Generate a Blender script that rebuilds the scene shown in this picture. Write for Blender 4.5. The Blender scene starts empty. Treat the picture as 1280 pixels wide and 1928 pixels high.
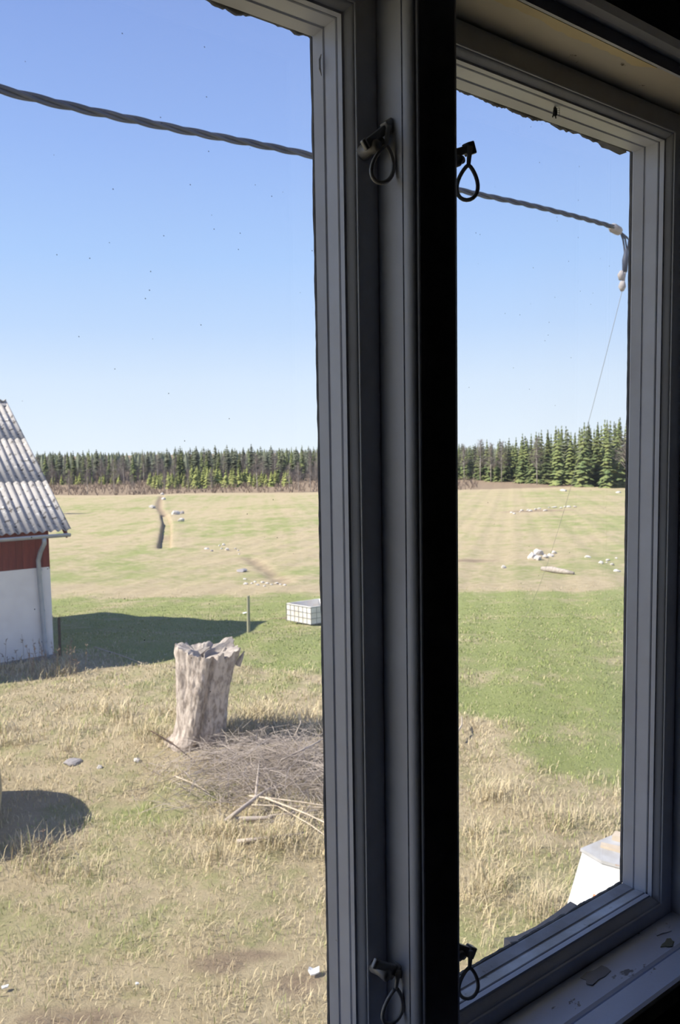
import bpy, bmesh, math, random
import numpy as np
from mathutils import Vector, Matrix, noise as mnoise
random.seed(7); rng = np.random.default_rng(11)
sc = bpy.context.scene
COL = sc.collection

# ------------------------------------------------------------------ camera
FPX = 1464.0
PITCH, ROLL, YAW = math.radians(4.6144), math.radians(-.9038), math.radians(53.9942)
ZC = 4.8                       # camera height over the yard
D = 0.70                       # camera to pane distance
CAMP = np.array([0.0, -D, ZC])
cF = np.array([math.cos(YAW)*math.cos(PITCH), math.sin(YAW)*math.cos(PITCH), -math.sin(PITCH)])
cR = np.array([math.sin(YAW), -math.cos(YAW), 0.0]); cU = np.cross(cR, cF)
cR, cU = math.cos(ROLL)*cR + math.sin(ROLL)*cU, -math.sin(ROLL)*cR + math.cos(ROLL)*cU
cam = bpy.data.objects.new('camera', bpy.data.cameras.new('camera')); COL.objects.link(cam)
cam.matrix_world = Matrix([[cR[i], cU[i], -cF[i], CAMP[i]] for i in range(3)] + [[0, 0, 0, 1]])
cd = cam.data; cd.sensor_fit = 'VERTICAL'; cd.sensor_height = 24.0; cd.sensor_width = 24.0
cd.lens = FPX/1928*24.0; cd.clip_start = .02; cd.clip_end = 8000
cd.dof.use_dof = True; cd.dof.focus_distance = 1.0; cd.dof.aperture_fstop = 11.0
sc.camera = cam

# ------------------------------------------------------------------ world, sun, exposure
SUN_ELEV = math.radians(43)
fwd = np.array([math.cos(YAW), math.sin(YAW), 0]); rgt = np.array([math.sin(YAW), -math.cos(YAW), 0])
lh = .98*rgt + .20*fwd; lh /= np.linalg.norm(lh)            # horizontal direction the light travels
ldir = Vector((lh[0]*math.cos(SUN_ELEV), lh[1]*math.cos(SUN_ELEV), -math.sin(SUN_ELEV)))
w = bpy.data.worlds.new('sky'); sc.world = w; w.use_nodes = True
nt = w.node_tree; bg = nt.nodes['Background']
tc = nt.nodes.new('ShaderNodeTexCoord'); sp = nt.nodes.new('ShaderNodeSeparateXYZ'); rp = nt.nodes.new('ShaderNodeValToRGB')
nt.links.new(tc.outputs['Generated'], sp.inputs[0]); nt.links.new(sp.outputs['Z'], rp.inputs[0]); nt.links.new(rp.outputs[0], bg.inputs[0])
stops = [(0, (.68, .755, .83)), (.085, (.57, .68, .825)), (.15, (.44, .585, .82)), (.23, (.345, .51, .81)), (.35, (.26, .40, .75)), (.47, (.20, .315, .66)), (.72, (.10, .17, .42)), (1, (.05, .09, .28))]
el = rp.color_ramp.elements
while len(el) < len(stops): el.new(.5)
for e, (p, c) in zip(el, stops): e.position = p; e.color = (*c, 1)
bg.inputs['Strength'].default_value = 1.0
sun = bpy.data.objects.new('sun', bpy.data.lights.new('sun', 'SUN')); COL.objects.link(sun)
sun.data.energy = 6.6; sun.data.angle = math.radians(.53); sun.data.color = (1, .93, .82)
sun.rotation_euler = (-ldir).to_track_quat('Z', 'Y').to_euler()
vs = sc.view_settings; vs.view_transform = 'Standard'; vs.look = 'None'; vs.gamma = 1; vs.exposure = 0.45; vs.use_curve_mapping = False

# ------------------------------------------------------------------ helpers
def tag(o, label=None, cat=None, group=None, kind=None):
    for k, v in (('label', label), ('category', cat), ('group', group), ('kind', kind)):
        if v: o[k] = v
    return o
def empty(name, loc=(0, 0, 0)):
    o = bpy.data.objects.new(name, None); COL.objects.link(o); o.location = loc; o.empty_display_size = .1
    return o
def mesh(name, verts, faces, mat, parent=None, smooth=False):
    """verts in world space; a child's verts are shifted to its parent's place"""
    me = bpy.data.meshes.new(name)
    if parent is not None:
        off = parent.matrix_basis.translation
        if parent.parent is not None: off = off + parent.parent.matrix_basis.translation
        verts = [(v[0]-off.x, v[1]-off.y, v[2]-off.z) for v in verts]
    me.from_pydata([tuple(map(float, v)) for v in verts], [], faces)
    bm = bmesh.new(); bm.from_mesh(me); bmesh.ops.recalc_face_normals(bm, faces=bm.faces); bm.to_mesh(me); bm.free()
    me.materials.append(mat)
    if smooth: me.polygons.foreach_set('use_smooth', [True]*len(me.polygons))
    o = bpy.data.objects.new(name, me); COL.objects.link(o)
    if parent is not None: o.parent = parent
    return o
class MB:
    def __init__(s): s.v = []; s.f = []
    def add(s, vs, fs):
        n = len(s.v); s.v += [tuple(v) for v in vs]; s.f += [tuple(i+n for i in f) for f in fs]
    def box(s, lo, hi):
        x0, y0, z0 = lo; x1, y1, z1 = hi
        s.add([(x0,y0,z0),(x1,y0,z0),(x1,y1,z0),(x0,y1,z0),(x0,y0,z1),(x1,y0,z1),(x1,y1,z1),(x0,y1,z1)],
              [(0,3,2,1),(4,5,6,7),(0,1,5,4),(1,2,6,5),(2,3,7,6),(3,0,4,7)])
    def obox(s, c, ax, ay, az):
        c, ax, ay, az = map(Vector, (c, ax, ay, az))
        vs = [c+sx*ax+sy*ay+sz*az for sz in (-1, 1) for sx, sy in ((-1,-1),(1,-1),(1,1),(-1,1))]
        s.add(vs, [(0,3,2,1),(4,5,6,7),(0,1,5,4),(1,2,6,5),(2,3,7,6),(3,0,4,7)])
    def tube(s, pts, rad, n=8, cap=True, closed=False):
        pts = [Vector(p) for p in pts]; m = len(pts)
        if not hasattr(rad, '__len__'): rad = [rad]*m
        rings = []; up = None
        for i, p in enumerate(pts):
            if closed: t = pts[(i+1) % m]-pts[i-1]
            else: t = pts[min(i+1, m-1)]-pts[max(i-1, 0)]
            t = t.normalized() if t.length > 1e-9 else Vector((0, 0, 1))
            if up is None: up = Vector((0, 0, 1)) if abs(t.z) < .9 else Vector((1, 0, 0))
            a = t.cross(up)
            if a.length < 1e-4: a = t.orthogonal()
            a.normalize(); b = t.cross(a).normalized(); up = -b if False else up
            rings.append([p+rad[i]*(math.cos(2*math.pi*k/n)*a+math.sin(2*math.pi*k/n)*b) for k in range(n)])
        vs = [v for r in rings for v in r]; fs = []
        for i in range(m if closed else m-1):
            j = (i+1) % m
            for k in range(n): fs.append((i*n+k, i*n+(k+1) % n, j*n+(k+1) % n, j*n+k))
        if cap and not closed: fs += [tuple(range(n))[::-1], tuple((m-1)*n+k for k in range(n))]
        s.add(vs, fs)
    def prism(s, poly, axis, lo, hi):
        """poly: 2-d points on the two other axes, extruded along axis"""
        n = len(poly); o = {0: (1, 2), 1: (0, 2), 2: (0, 1)}[axis]; vs = []
        for h in (lo, hi):
            for p in poly:
                v = [0, 0, 0]; v[axis] = h; v[o[0]] = p[0]; v[o[1]] = p[1]; vs.append(v)
        s.add(vs, [tuple(range(n))[::-1], tuple(range(n, 2*n))]+[(i, (i+1) % n, n+(i+1) % n, n+i) for i in range(n)])
    def build(s, name, mat, parent=None, smooth=False): return mesh(name, s.v, s.f, mat, parent, smooth)
def copy_tree(o, parent=None):
    c = o.copy(); COL.objects.link(c); c.parent = parent
    for ch in list(o.children): copy_tree(ch, c)
    return c

# ---- materials
def mat(name, base, rough=.7, metal=0.0, var=None, scale=5.0, detail=6, bump=0.0, bscale=None, spec=.3, chips=None, stretch=(1, 1, 1), obj_random=0.0, coords='Object', ramp=(.35, .65)):
    m = bpy.data.materials.new(name); m.use_nodes = True; t = m.node_tree; N = t.nodes; L = t.links
    b = N['Principled BSDF']; b.inputs['Roughness'].default_value = rough; b.inputs['Metallic'].default_value = metal
    b.inputs['Specular IOR Level'].default_value = spec; b.inputs['Base Color'].default_value = (*base, 1)
    co = N.new('ShaderNodeTexCoord'); mp = N.new('ShaderNodeMapping'); mp.inputs['Scale'].default_value = stretch
    L.new(co.outputs[coords], mp.inputs[0])
    col = None
    def noise(sc_, det=6, rg=.6):
        n = N.new('ShaderNodeTexNoise'); n.inputs['Scale'].default_value = sc_; n.inputs['Detail'].default_value = det; n.inputs['Roughness'].default_value = rg
        L.new(mp.outputs[0], n.inputs['Vector']); return n
    def mix(f, a, c):
        x = N.new('ShaderNodeMix'); x.data_type = 'RGBA'; L.new(f, x.inputs[0])
        for s_, i in ((a, 6), (c, 7)):
            if isinstance(s_, tuple): x.inputs[i].default_value = (*s_, 1)
            else: L.new(s_, x.inputs[i])
        return x.outputs[2]
    def rng_(v, lo, hi):
        r = N.new('ShaderNodeMapRange'); r.inputs[1].default_value = lo; r.inputs[2].default_value = hi; L.new(v, r.inputs[0]); return r.outputs[0]
    if var:
        n = noise(scale, detail); col = mix(rng_(n.outputs['Fac'], *ramp), base, var)
    for (cc, csc, lo, hi) in (chips or []):
        n = noise(csc, 5, .65); col = mix(rng_(n.outputs['Fac'], lo, hi), col if col is not None else base, cc)
    if obj_random:
        oi = N.new('ShaderNodeObjectInfo'); hs = N.new('ShaderNodeHueSaturation')
        r = N.new('ShaderNodeMapRange'); r.inputs[3].default_value = 1-obj_random; r.inputs[4].default_value = 1+obj_random
        L.new(oi.outputs['Random'], r.inputs[0]); L.new(r.outputs[0], hs.inputs['Value'])
        if col is not None: L.new(col, hs.inputs['Color'])
        else: hs.inputs['Color'].default_value = (*base, 1)
        col = hs.outputs[0]
    if col is not None: L.new(col, b.inputs['Base Color'])
    if bump:
        n = noise(bscale or scale*3, 8, .7); bp = N.new('ShaderNodeBump'); bp.inputs['Strength'].default_value = bump; bp.inputs['Distance'].default_value = .02
        L.new(n.outputs['Fac'], bp.inputs['Height']); L.new(bp.outputs[0], b.inputs['Normal'])
    return m
M = {}
M['paint'] = mat('frame_paint', (.66, .70, .80), .42, var=(.59, .61, .68), scale=9, bump=.08, bscale=60, spec=.4, chips=[((.10, .08, .06), 38, .72, .76)])
M['paint_dirty'] = mat('dirty_frame_paint', (.56, .59, .65), .6, var=(.38, .38, .39), scale=14, bump=.15, bscale=80, chips=[((.09, .08, .06), 30, .62, .72)])
M['sill'] = mat('peeling_sill_paint', (.78, .83, .95), .28, var=(.72, .76, .86), scale=6, bump=.12, bscale=40, chips=[((.26, .25, .25), 11, .635, .65), ((.30, .29, .28), 26, .66, .68), ((.08, .07, .06), 60, .70, .74)], stretch=(.55, 1, 1))
M['putty'] = mat('black_putty', (.03, .03, .035), .9, var=(.012, .012, .014), scale=60)
M['gap'] = mat('dark_gap', (.012, .012, .012), .95, var=(.02, .018, .016), scale=40)
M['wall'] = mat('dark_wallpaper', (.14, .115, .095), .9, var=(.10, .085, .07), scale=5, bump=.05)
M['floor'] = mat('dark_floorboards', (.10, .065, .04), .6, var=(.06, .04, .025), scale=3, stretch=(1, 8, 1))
M['head'] = mat('old_cream_paint', (.72, .66, .55), .5, var=(.64, .60, .53), scale=7, chips=[((.12, .09, .06), 34, .68, .73)])
M['cream'] = mat('light_cream', (.80, .68, .42), .5, var=(.74, .62, .38), scale=12, chips=[((.14, .10, .06), 45, .66, .70)])
M['iron'] = mat('painted_hook_iron', (.42, .42, .43), .38, metal=.2, var=(.28, .27, .26), scale=45, bump=.1, bscale=150, spec=.5)
M['ext'] = mat('house_cladding', (.78, .77, .74), .8, var=(.72, .70, .67), scale=4)
M['concrete'] = mat('foundation_concrete', (.30, .29, .28), .95, var=(.2, .2, .19), scale=3, bump=.3)
M['plaster'] = mat('white_plaster', (.74, .74, .74), .9, var=(.67, .66, .66), scale=2.2, bump=.2, bscale=18)
M['red'] = mat('falu_red_board', (.20, .045, .035), .85, var=(.13, .03, .026), scale=3, stretch=(4, 4, .5), obj_random=.14)
M['roof'] = mat('fibre_cement_sheet', (.42, .40, .385), .9, var=(.33, .315, .30), scale=1.6, bump=.15, bscale=10, chips=[((.10, .09, .085), 5.5, .57, .61), ((.70, .67, .62), 6.5, .60, .63)], obj_random=.05)
M['zinc'] = mat('zinc_gutter', (.36, .39, .43), .45, metal=.3, var=(.30, .33, .37), scale=4)
M['bark'] = mat('stump_bark', (.60, .52, .455), .95, var=(.30, .25, .215), scale=14, bump=1.0, bscale=26, stretch=(1, 1, .45), ramp=(.42, .60))
M['wood'] = mat('bleached_wood', (.48, .43, .38), .85, var=(.30, .26, .23), scale=9, bump=.5, bscale=30)
M['post'] = mat('weathered_post', (.36, .35, .24), .9, var=(.26, .25, .17), scale=8, stretch=(1, 1, .2))
M['rustpost'] = mat('dark_rusty_iron', (.05, .04, .035), .8, var=(.09, .05, .03), scale=12)
M['twig'] = mat('grey_brown_twig', (.46, .40, .35), .9, var=(.34, .29, .25), scale=2)
M['stick'] = mat('peeled_stick', (.58, .50, .40), .8, var=(.45, .37, .28), scale=5)
M['rock'] = mat('pale_fieldstone', (.66, .62, .57), .95, var=(.46, .43, .40), scale=2.2, bump=.5, bscale=8, obj_random=.16)
M['greyrock'] = mat('grey_boulder', (.38, .36, .36), .95, var=(.28, .26, .26), scale=5, bump=.5, bscale=14)
M['needle'] = mat('spruce_needles', (.085, .125, .05), .9, var=(.185, .20, .07), scale=.35, obj_random=.45)
M['pine'] = mat('pine_needles', (.125, .15, .095), .9, var=(.18, .19, .13), scale=.35, obj_random=.35)
M['young'] = mat('young_spruce_needles', (.30, .31, .10), .9, var=(.21, .25, .075), scale=.6, obj_random=.3)
M['trunk'] = mat('conifer_trunk', (.24, .17, .12), .95, var=(.16, .12, .09), scale=2)
M['birch'] = mat('birch_bark', (.62, .58, .52), .9, var=(.42, .38, .34), scale=1.5, obj_random=.1)
M['birchtwig'] = mat('bare_birch_twigs', (.27, .235, .21), .95, var=(.20, .17, .155), scale=1)
M['brushwood'] = mat('dry_brushwood', (.29, .225, .17), .95, var=(.20, .15, .12), scale=.5)
M['cable'] = mat('cable_sheath', (.03, .04, .07), .6, var=(.06, .07, .10), scale=6)
M['steel'] = mat('galvanised_steel', (.42, .43, .45), .45, metal=.6, var=(.33, .33, .34), scale=10)
M['ibc'] = mat('cloudy_plastic', (.80, .80, .77), .6, var=(.68, .62, .55), scale=3, spec=.4)
M['whitebox'] = mat('white_painted_board', (.64, .64, .645), .7, var=(.58, .58, .585), scale=3)
M['lid'] = mat('grey_lid_sheet', (.46, .47, .50), .7, var=(.36, .355, .35), scale=6, chips=[((.42, .27, .18), 9, .64, .70)])
M['rust'] = mat('rust_orange_wood', (.55, .22, .11), .8, var=(.45, .18, .09), scale=10)
M['bale'] = mat('straw_bale', (.55, .46, .27), .95, var=(.40, .33, .19), scale=12, bump=.6, bscale=40)
M['fly'] = mat('black_fly', (.015, .015, .018), .5, var=(.03, .03, .03), scale=200)
M['water'] = mat('ditch_water', (.03, .04, .05), .08, var=(.05, .05, .05), scale=2, spec=.6)
M['paper'] = mat('white_scrap', (.85, .86, .88), .6, var=(.75, .76, .78), scale=30)

def glass_material():
    m = bpy.data.materials.new('dusty_window_glass'); m.use_nodes = True; t = m.node_tree; N = t.nodes; L = t.links
    N.clear(); out = N.new('ShaderNodeOutputMaterial')
    tr = N.new('ShaderNodeBsdfTransparent'); gl = N.new('ShaderNodeBsdfGlossy'); gl.inputs['Roughness'].default_value = .02
    tr.inputs[0].default_value = (.985, .99, .99, 1)
    lw = N.new('ShaderNodeLayerWeight'); pw = N.new('ShaderNodeMath'); pw.operation = 'POWER'; pw.inputs[1].default_value = 5; lw.inputs[0].default_value = .5
    fr = N.new('ShaderNodeMath'); fr.operation = 'MULTIPLY_ADD'; fr.inputs[1].default_value = .96; fr.inputs[2].default_value = .035
    L.new(lw.outputs['Facing'], pw.inputs[0]); L.new(pw.outputs[0], fr.inputs[0])
    m1 = N.new('ShaderNodeMixShader'); L.new(fr.outputs[0], m1.inputs[0]); L.new(tr.outputs[0], m1.inputs[1]); L.new(gl.outputs[0], m1.inputs[2])
    tl = N.new('ShaderNodeBsdfTranslucent'); tl.inputs[0].default_value = (.85, .85, .85, 1)
    co = N.new('ShaderNodeTexCoord')
    n = N.new('ShaderNodeTexNoise'); n.inputs['Scale'].default_value = 5; n.inputs['Detail'].default_value = 6; L.new(co.outputs['Object'], n.inputs[0])
    r = N.new('ShaderNodeMapRange'); r.inputs[1].default_value = .3; r.inputs[2].default_value = .75; r.inputs[3].default_value = .015; r.inputs[4].default_value = .04; L.new(n.outputs['Fac'], r.inputs[0])
    m2 = N.new('ShaderNodeMixShader'); L.new(r.outputs[0], m2.inputs[0]); L.new(m1.outputs[0], m2.inputs[1]); L.new(tl.outputs[0], m2.inputs[2])
    # fly specks
    v = N.new('ShaderNodeTexVoronoi'); v.inputs['Scale'].default_value = 60; L.new(co.outputs['Object'], v.inputs['Vector'])
    lt = N.new('ShaderNodeMath'); lt.operation = 'LESS_THAN'; lt.inputs[1].default_value = .042; L.new(v.outputs['Distance'], lt.inputs[0])
    sx = N.new('ShaderNodeSeparateColor'); L.new(v.outputs['Color'], sx.inputs[0])
    l2 = N.new('ShaderNodeMath'); l2.operation = 'LESS_THAN'; l2.inputs[1].default_value = .45; L.new(sx.outputs[0], l2.inputs[0])
    mu = N.new('ShaderNodeMath'); mu.operation = 'MULTIPLY'; L.new(lt.outputs[0], mu.inputs[0]); L.new(l2.outputs[0], mu.inputs[1])
    m3 = N.new('ShaderNodeMath'); m3.operation = 'MULTIPLY'; m3.inputs[1].default_value = .6; L.new(mu.outputs[0], m3.inputs[0])
    df = N.new('ShaderNodeBsdfDiffuse'); df.inputs[0].default_value = (.12, .12, .14, 1)
    m4 = N.new('ShaderNodeMixShader'); L.new(m3.outputs[0], m4.inputs[0]); L.new(m2.outputs[0], m4.inputs[1]); L.new(df.outputs[0], m4.inputs[2])
    L.new(m4.outputs[0], out.inputs[0]); return m
M['glass'] = glass_material()

# ------------------------------------------------------------------ terrain
HQ = np.array([-400, 0, 14, 17, 20, 24, 28, 34, 45, 60, 80, 100, 150, 200, 300, 500, 900, 3000, 9000.])
HD = np.array([4.8, 4.8, 4.8, 4.83, 5.0, 5.4, 5.85, 6.35, 6.95, 7.6, 8.25, 8.8, 9.9, 10.85, 12.2, 13.3, 14.2, 15, 15])
_t = np.linspace(0, 1, 4000); _qq = 400*(np.exp(_t*np.log(9400/400*1.0))-1)  # dense table
_qd = np.concatenate([np.linspace(0, 120, 1201), np.geomspace(120.5, 8900, 600)]); _dd = np.interp(_qd, HQ, HD)
_k = np.ones(25)/25; _pad = np.concatenate([np.full(12, _dd[0]), _dd, np.full(12, _dd[-1])]); _dd = np.convolve(_pad, _k, 'valid')
def wav(x, y, f, ph): return np.sin(x*f+ph)*np.cos(y*f*1.13+ph*1.7)
def qr(x, y):
    dx = np.asarray(x, float)-CAMP[0]; dy = np.asarray(y, float)-CAMP[1]
    return dx*fwd[0]+dy*fwd[1], dx*rgt[0]+dy*rgt[1]
DITCH = None
def ground0(x, y):
    q, r = qr(x, y)
    z = ZC-np.interp(q, _qd, _dd)
    b = np.clip((q-3)/6, 0, 1)
    z = z + b*(.05*wav(x, y, 1.1, .3)+.03*wav(x, y, 2.7, 1.9)) + np.clip((q-30)/60, 0, 1)*.25*wav(x, y, .09, .8)
    z = z - np.where((q > 150), np.clip((q-150)/300, 0, 1)*.4*wav(x, y, .03, 2.0), 0)
    # low bank the stump stands on
    z = z + .18*np.exp(-(((r+2.0)/2.6)**2+((q-12.6)/2.2)**2))
    return z
def pray(px, py): return cF+cR*(px-640)/FPX+cU*(964-py)/FPX
def G(px, py, fn=None):
    fn = fn or ground0; d = pray(px, py); lo, hi = 2.0, 6000.0; ts = np.geomspace(lo, hi, 500)
    P = CAMP[None]+ts[:, None]*d[None]; below = P[:, 2] < fn(P[:, 0], P[:, 1]); i = int(np.argmax(below))
    lo, hi = ts[max(i-1, 0)], ts[i]
    for _ in range(30):
        m = (lo+hi)/2; p = CAMP+m*d
        if p[2] < float(fn(p[0], p[1])): hi = m
        else: lo = m
    return CAMP+hi*d
def plane(px, py, axis, val):
    d = pray(px, py); return CAMP+d*((val-CAMP[axis])/d[axis])
def depth(p): return float((np.asarray(p)-CAMP)@cF)
def mpp(p): return depth(p)/FPX                         # metres a photo pixel covers there
DPATH = [G(*p) for p in ((304, 934), (300, 944), (299, 955), (309, 970), (314, 985), (313, 1000), (311, 1015), (309, 1032))]
TPATH = [G(*p) for p in ((470, 1050), (490, 1064), (512, 1080), (532, 1096))]
def segdist(x, y, path):
    best = np.full(np.shape(x), 1e9)
    for a, b in zip(path[:-1], path[1:]):
        ab = (b-a)[:2]; t = np.clip(((x-a[0])*ab[0]+(y-a[1])*ab[1])/(ab@ab), 0, 1)
        best = np.minimum(best, np.hypot(x-a[0]-t*ab[0], y-a[1]-t*ab[1]))
    return best
def ground(x, y):
    x = np.asarray(x, float); y = np.asarray(y, float)
    z = ground0(x, y); dd = segdist(x, y, DPATH); td = segdist(x, y, TPATH)
    de = segdist(x, y, DPATH[3:]); z = z - .16*np.exp(-(dd/.45)**4) - .75*np.exp(-(de/.40)**4) + .04*np.exp(-((dd-1.1)/.6)**2)
    return z - .12*np.exp(-(td/.5)**2)
def gz(x, y): return float(ground(x, y))
def sstep(v, a, b): t = np.clip((v-a)/(b-a), 0, 1); return t*t*(3-2*t)
def zones(x, y):
    """how green / how bare-brown the turf is at a place"""
    q, r = qr(x, y); u = r/np.maximum(q, .1)
    wob = .9*wav(x, y, .5, .2)+.5*wav(x, y, 1.4, 1.1)
    edge = np.interp(u, [-.5, -.25, -.12, -.03, .15, .37, .6], [19, 18.5, 17.5, 15.5, 12.9, 11.2, 10])
    green = sstep(q+wob, edge-.7, edge+1.1)*(1-sstep(q+1.2*wob, 32, 36))
    green = green*(.80+.10*wav(x, y, .9, .7)+.08*wav(x, y, 2.3, .1))
    pat = wav(x, y, .62, .4)+.7*wav(x, y, 1.5, 2.2)+.5*wav(x, y, 3.6, .9)
    near = (q < edge)*(.20+.22*sstep(pat, .1, 1.1))
    far = sstep(q, 34, 40)*(.26+.28*sstep(wav(x, y, .10, .5)+.6*wav(x, y, .25, 1.7), -.3, .9))
    stripes = sstep(q, 48, 60)*(1-sstep(q, 180, 196))*(.07*np.sin((r+.10*q)*3.1+.8*wav(x, y, .2, .3))+.06*np.sin((r+.10*q)*1.1))*np.where(u < .1, 1, .4)
    g = np.clip(green+near*(1-green)+(far+stripes)*(1-green), 0, 1)
    g = g*(1-sstep(q, 184, 196))
    brown = sstep(q, 200, 208)*.9
    dd = segdist(x, y, DPATH); td = segdist(x, y, TPATH)
    brown = np.maximum(brown, .75*np.exp(-(dd/.9)**2)); brown = np.maximum(brown, .60*np.exp(-(td/.8)**2))
    brown = np.maximum(brown, .35*np.exp(-(((r+1.4)/2.2)**2+((q-11.4)/1.6)**2)))      # under the brush pile
    for (px, py, sx, sy) in BARE:
        c = G(px, py); cq, cr = qr(c[0], c[1]); brown = np.maximum(brown, .8*np.exp(-(((r-cr)/sx)**2+((q-cq)/sy)**2)))
    return g*(1-.8*brown), brown
BARE = [(420, 1815, .45, .18), (560, 1855, .3, .35), (480, 1800, .5, .1), (150, 1920, .9, .2), (520, 1165, 1.6, .5), (880, 1055, 2.5, 1.2), (1010, 962, 7, 3.5)]

def ground_material():
    m = bpy.data.materials.new('spring_field_turf'); m.use_nodes = True; t = m.node_tree; N = t.nodes; L = t.links
    b = N['Principled BSDF']; b.inputs['Roughness'].default_value = .95; b.inputs['Specular IOR Level'].default_value = .1
    at = N.new('ShaderNodeAttribute'); at.attribute_name = 'zone'; se = N.new('ShaderNodeSeparateColor'); L.new(at.outputs['Color'], se.inputs[0])
    co = N.new('ShaderNodeTexCoord')
    def noise(s, d=8, r=.65):
        n = N.new('ShaderNodeTexNoise'); n.inputs['Scale'].default_value = s; n.inputs['Detail'].default_value = d; n.inputs['Roughness'].default_value = r; L.new(co.outputs['Object'], n.inputs[0]); return n.outputs['Fac']
    def mth(op, a, c):
        x = N.new('ShaderNodeMath'); x.operation = op
        for s_, i in ((a, 0), (c, 1)):
            if isinstance(s_, (int, float)): x.inputs[i].default_value = s_
            else: L.new(s_, x.inputs[i])
        return x.outputs[0]
    def mix(f, a, c):
        x = N.new('ShaderNodeMix'); x.data_type = 'RGBA'; L.new(f, x.inputs[0])
        for s_, i in ((a, 6), (c, 7)):
            if isinstance(s_, tuple): x.inputs[i].default_value = (*s_, 1)
            else: L.new(s_, x.inputs[i])
        return x.outputs[2]
    def rg(v, lo, hi):
        r = N.new('ShaderNodeMapRange'); r.inputs[1].default_value = lo; r.inputs[2].default_value = hi; L.new(v, r.inputs[0]); return r.outputs[0]
    n1, n2, n3, n4 = noise(.35), noise(2.2), noise(14, 10, .8), noise(.06)
    mixn = mth('ADD', mth('MULTIPLY', n1, .45), mth('ADD', mth('MULTIPLY', n2, .30), mth('MULTIPLY', n3, .25)))
    gf = rg(mth('ADD', mth('MULTIPLY', mth('SUBTRACT', mixn, .5), 4.2), se.outputs[0]), .22, .78)
    straw = mix(rg(n2, .3, .7), (.52, .435, .285), (.41, .335, .205)); grn = mix(rg(n3, .3, .7), (.235, .275, .085), (.345, .37, .165))
    col = mix(gf, straw, grn)
    brn = mix(rg(n2, .3, .7), (.25, .185, .13), (.34, .265, .18))
    col = mix(rg(mth('ADD', se.outputs[1], mth('MULTIPLY', mth('SUBTRACT', n2, .5), .9)), .35, .75), col, brn)
    L.new(col, b.inputs['Base Color'])
    bp = N.new('ShaderNodeBump'); bp.inputs['Strength'].default_value = .9; bp.inputs['Distance'].default_value = .08
    L.new(mth('ADD', mth('MULTIPLY', n3, .6), n2), bp.inputs['Height']); L.new(bp.outputs[0], b.inputs['Normal'])
    return m
M['ground'] = ground_material()
def add_zone(me, x, y):
    g, br = zones(x, y); a = me.color_attributes.new('zone', 'FLOAT_COLOR', 'POINT')
    a.data.foreach_set('color', np.stack([g, br, g*0, g*0+1], 1).astype(np.float32).ravel())
def grid_mesh(name, X, Y, Z, mtl):
    nr, nc = X.shape; me = bpy.data.meshes.new(name)
    me.vertices.add(nr*nc); me.vertices.foreach_set('co', np.stack([X, Y, Z], -1).astype(np.float32).ravel())
    i = np.arange(nr*nc).reshape(nr, nc); f = np.stack([i[:-1, :-1], i[:-1, 1:], i[1:, 1:], i[1:, :-1]], -1).reshape(-1, 4)
    me.loops.add(f.size); me.loops.foreach_set('vertex_index', f.ravel().astype(np.int32))
    me.polygons.add(len(f)); me.polygons.foreach_set('loop_start', (np.arange(len(f))*4).astype(np.int32))
    me.polygons.foreach_set('use_smooth', np.ones(len(f), bool)); me.update(calc_edges=True); me.validate()
    me.materials.append(mtl); o = bpy.data.objects.new(name, me); COL.objects.link(o); return o
us = np.concatenate([np.linspace(-2.5, -.56, 30), np.linspace(-.55, .50, 470), np.linspace(.52, 2.5, 30)])
ys = np.linspace(2600, 858, 560); qs0 = 4.8*FPX/(ys-846); qs = np.unique(np.concatenate([np.linspace(2.9, 34, 260), np.geomspace(34.2, 700, 260), np.geomspace(720, 4000, 20)]))
Q, Uu = np.meshgrid(qs, us, indexing='ij')
X = CAMP[0]+Q*(fwd[0]+Uu*rgt[0]); Y = CAMP[1]+Q*(fwd[1]+Uu*rgt[1])
go = grid_mesh('ground_field', X, Y, ground(X, Y), M['ground']); add_zone(go.data, X.ravel(), Y.ravel())
tag(go, 'rolling spring field of straw coloured and green grass', 'field', kind='structure')
a = np.linspace(-300, 300, 61); X, Y = np.meshgrid(a, a, indexing='ij'); qq, rr = qr(X, Y)
Zb = ground0(X, Y)-.35
yo = grid_mesh('ground_yard', X, Y, Zb, M['ground']); add_zone(yo.data, X.ravel(), Y.ravel())
tag(yo, 'lower soil of the yard around the house', 'ground', kind='structure')

# ------------------------------------------------------------------ the room and its window
d = D
def WX(v): return v*d                      # along the wall
def WY(v): return (v-1)*d                  # v = distance from the camera plane in D; pane plane is v = 1
def WZ(v): return ZC+v*d
XG = [(.0797, .6917), (.8941, 1.508)]     # pane openings
ZT, ZB = .6167, -.9956
ST = .0511                                 # how wide a sash bar is
XJL, XJR = XG[0][0]-ST-.003, XG[1][1]+ST+.003
HEAD, SILL = .671, -1.04
YF = .831                                  # room side of the fixed frame
def struct(o, label=None): return tag(o, label, kind='structure')
mb = MB(); y0, y1 = WY(YF)-.005, .004; fx0, fx1 = WX(XJL)-.05, WX(XJR)+.05; fz0, fz1 = WZ(SILL)-.04, WZ(HEAD)+.05
FL, CE = ZC-1.50, ZC+1.25
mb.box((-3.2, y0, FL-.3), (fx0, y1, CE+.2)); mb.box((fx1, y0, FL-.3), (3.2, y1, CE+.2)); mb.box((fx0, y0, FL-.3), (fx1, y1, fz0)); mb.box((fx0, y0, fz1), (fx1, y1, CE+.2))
struct(mb.build('wall_front', M['wall']), 'dark inner wall the window is set in')
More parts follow.
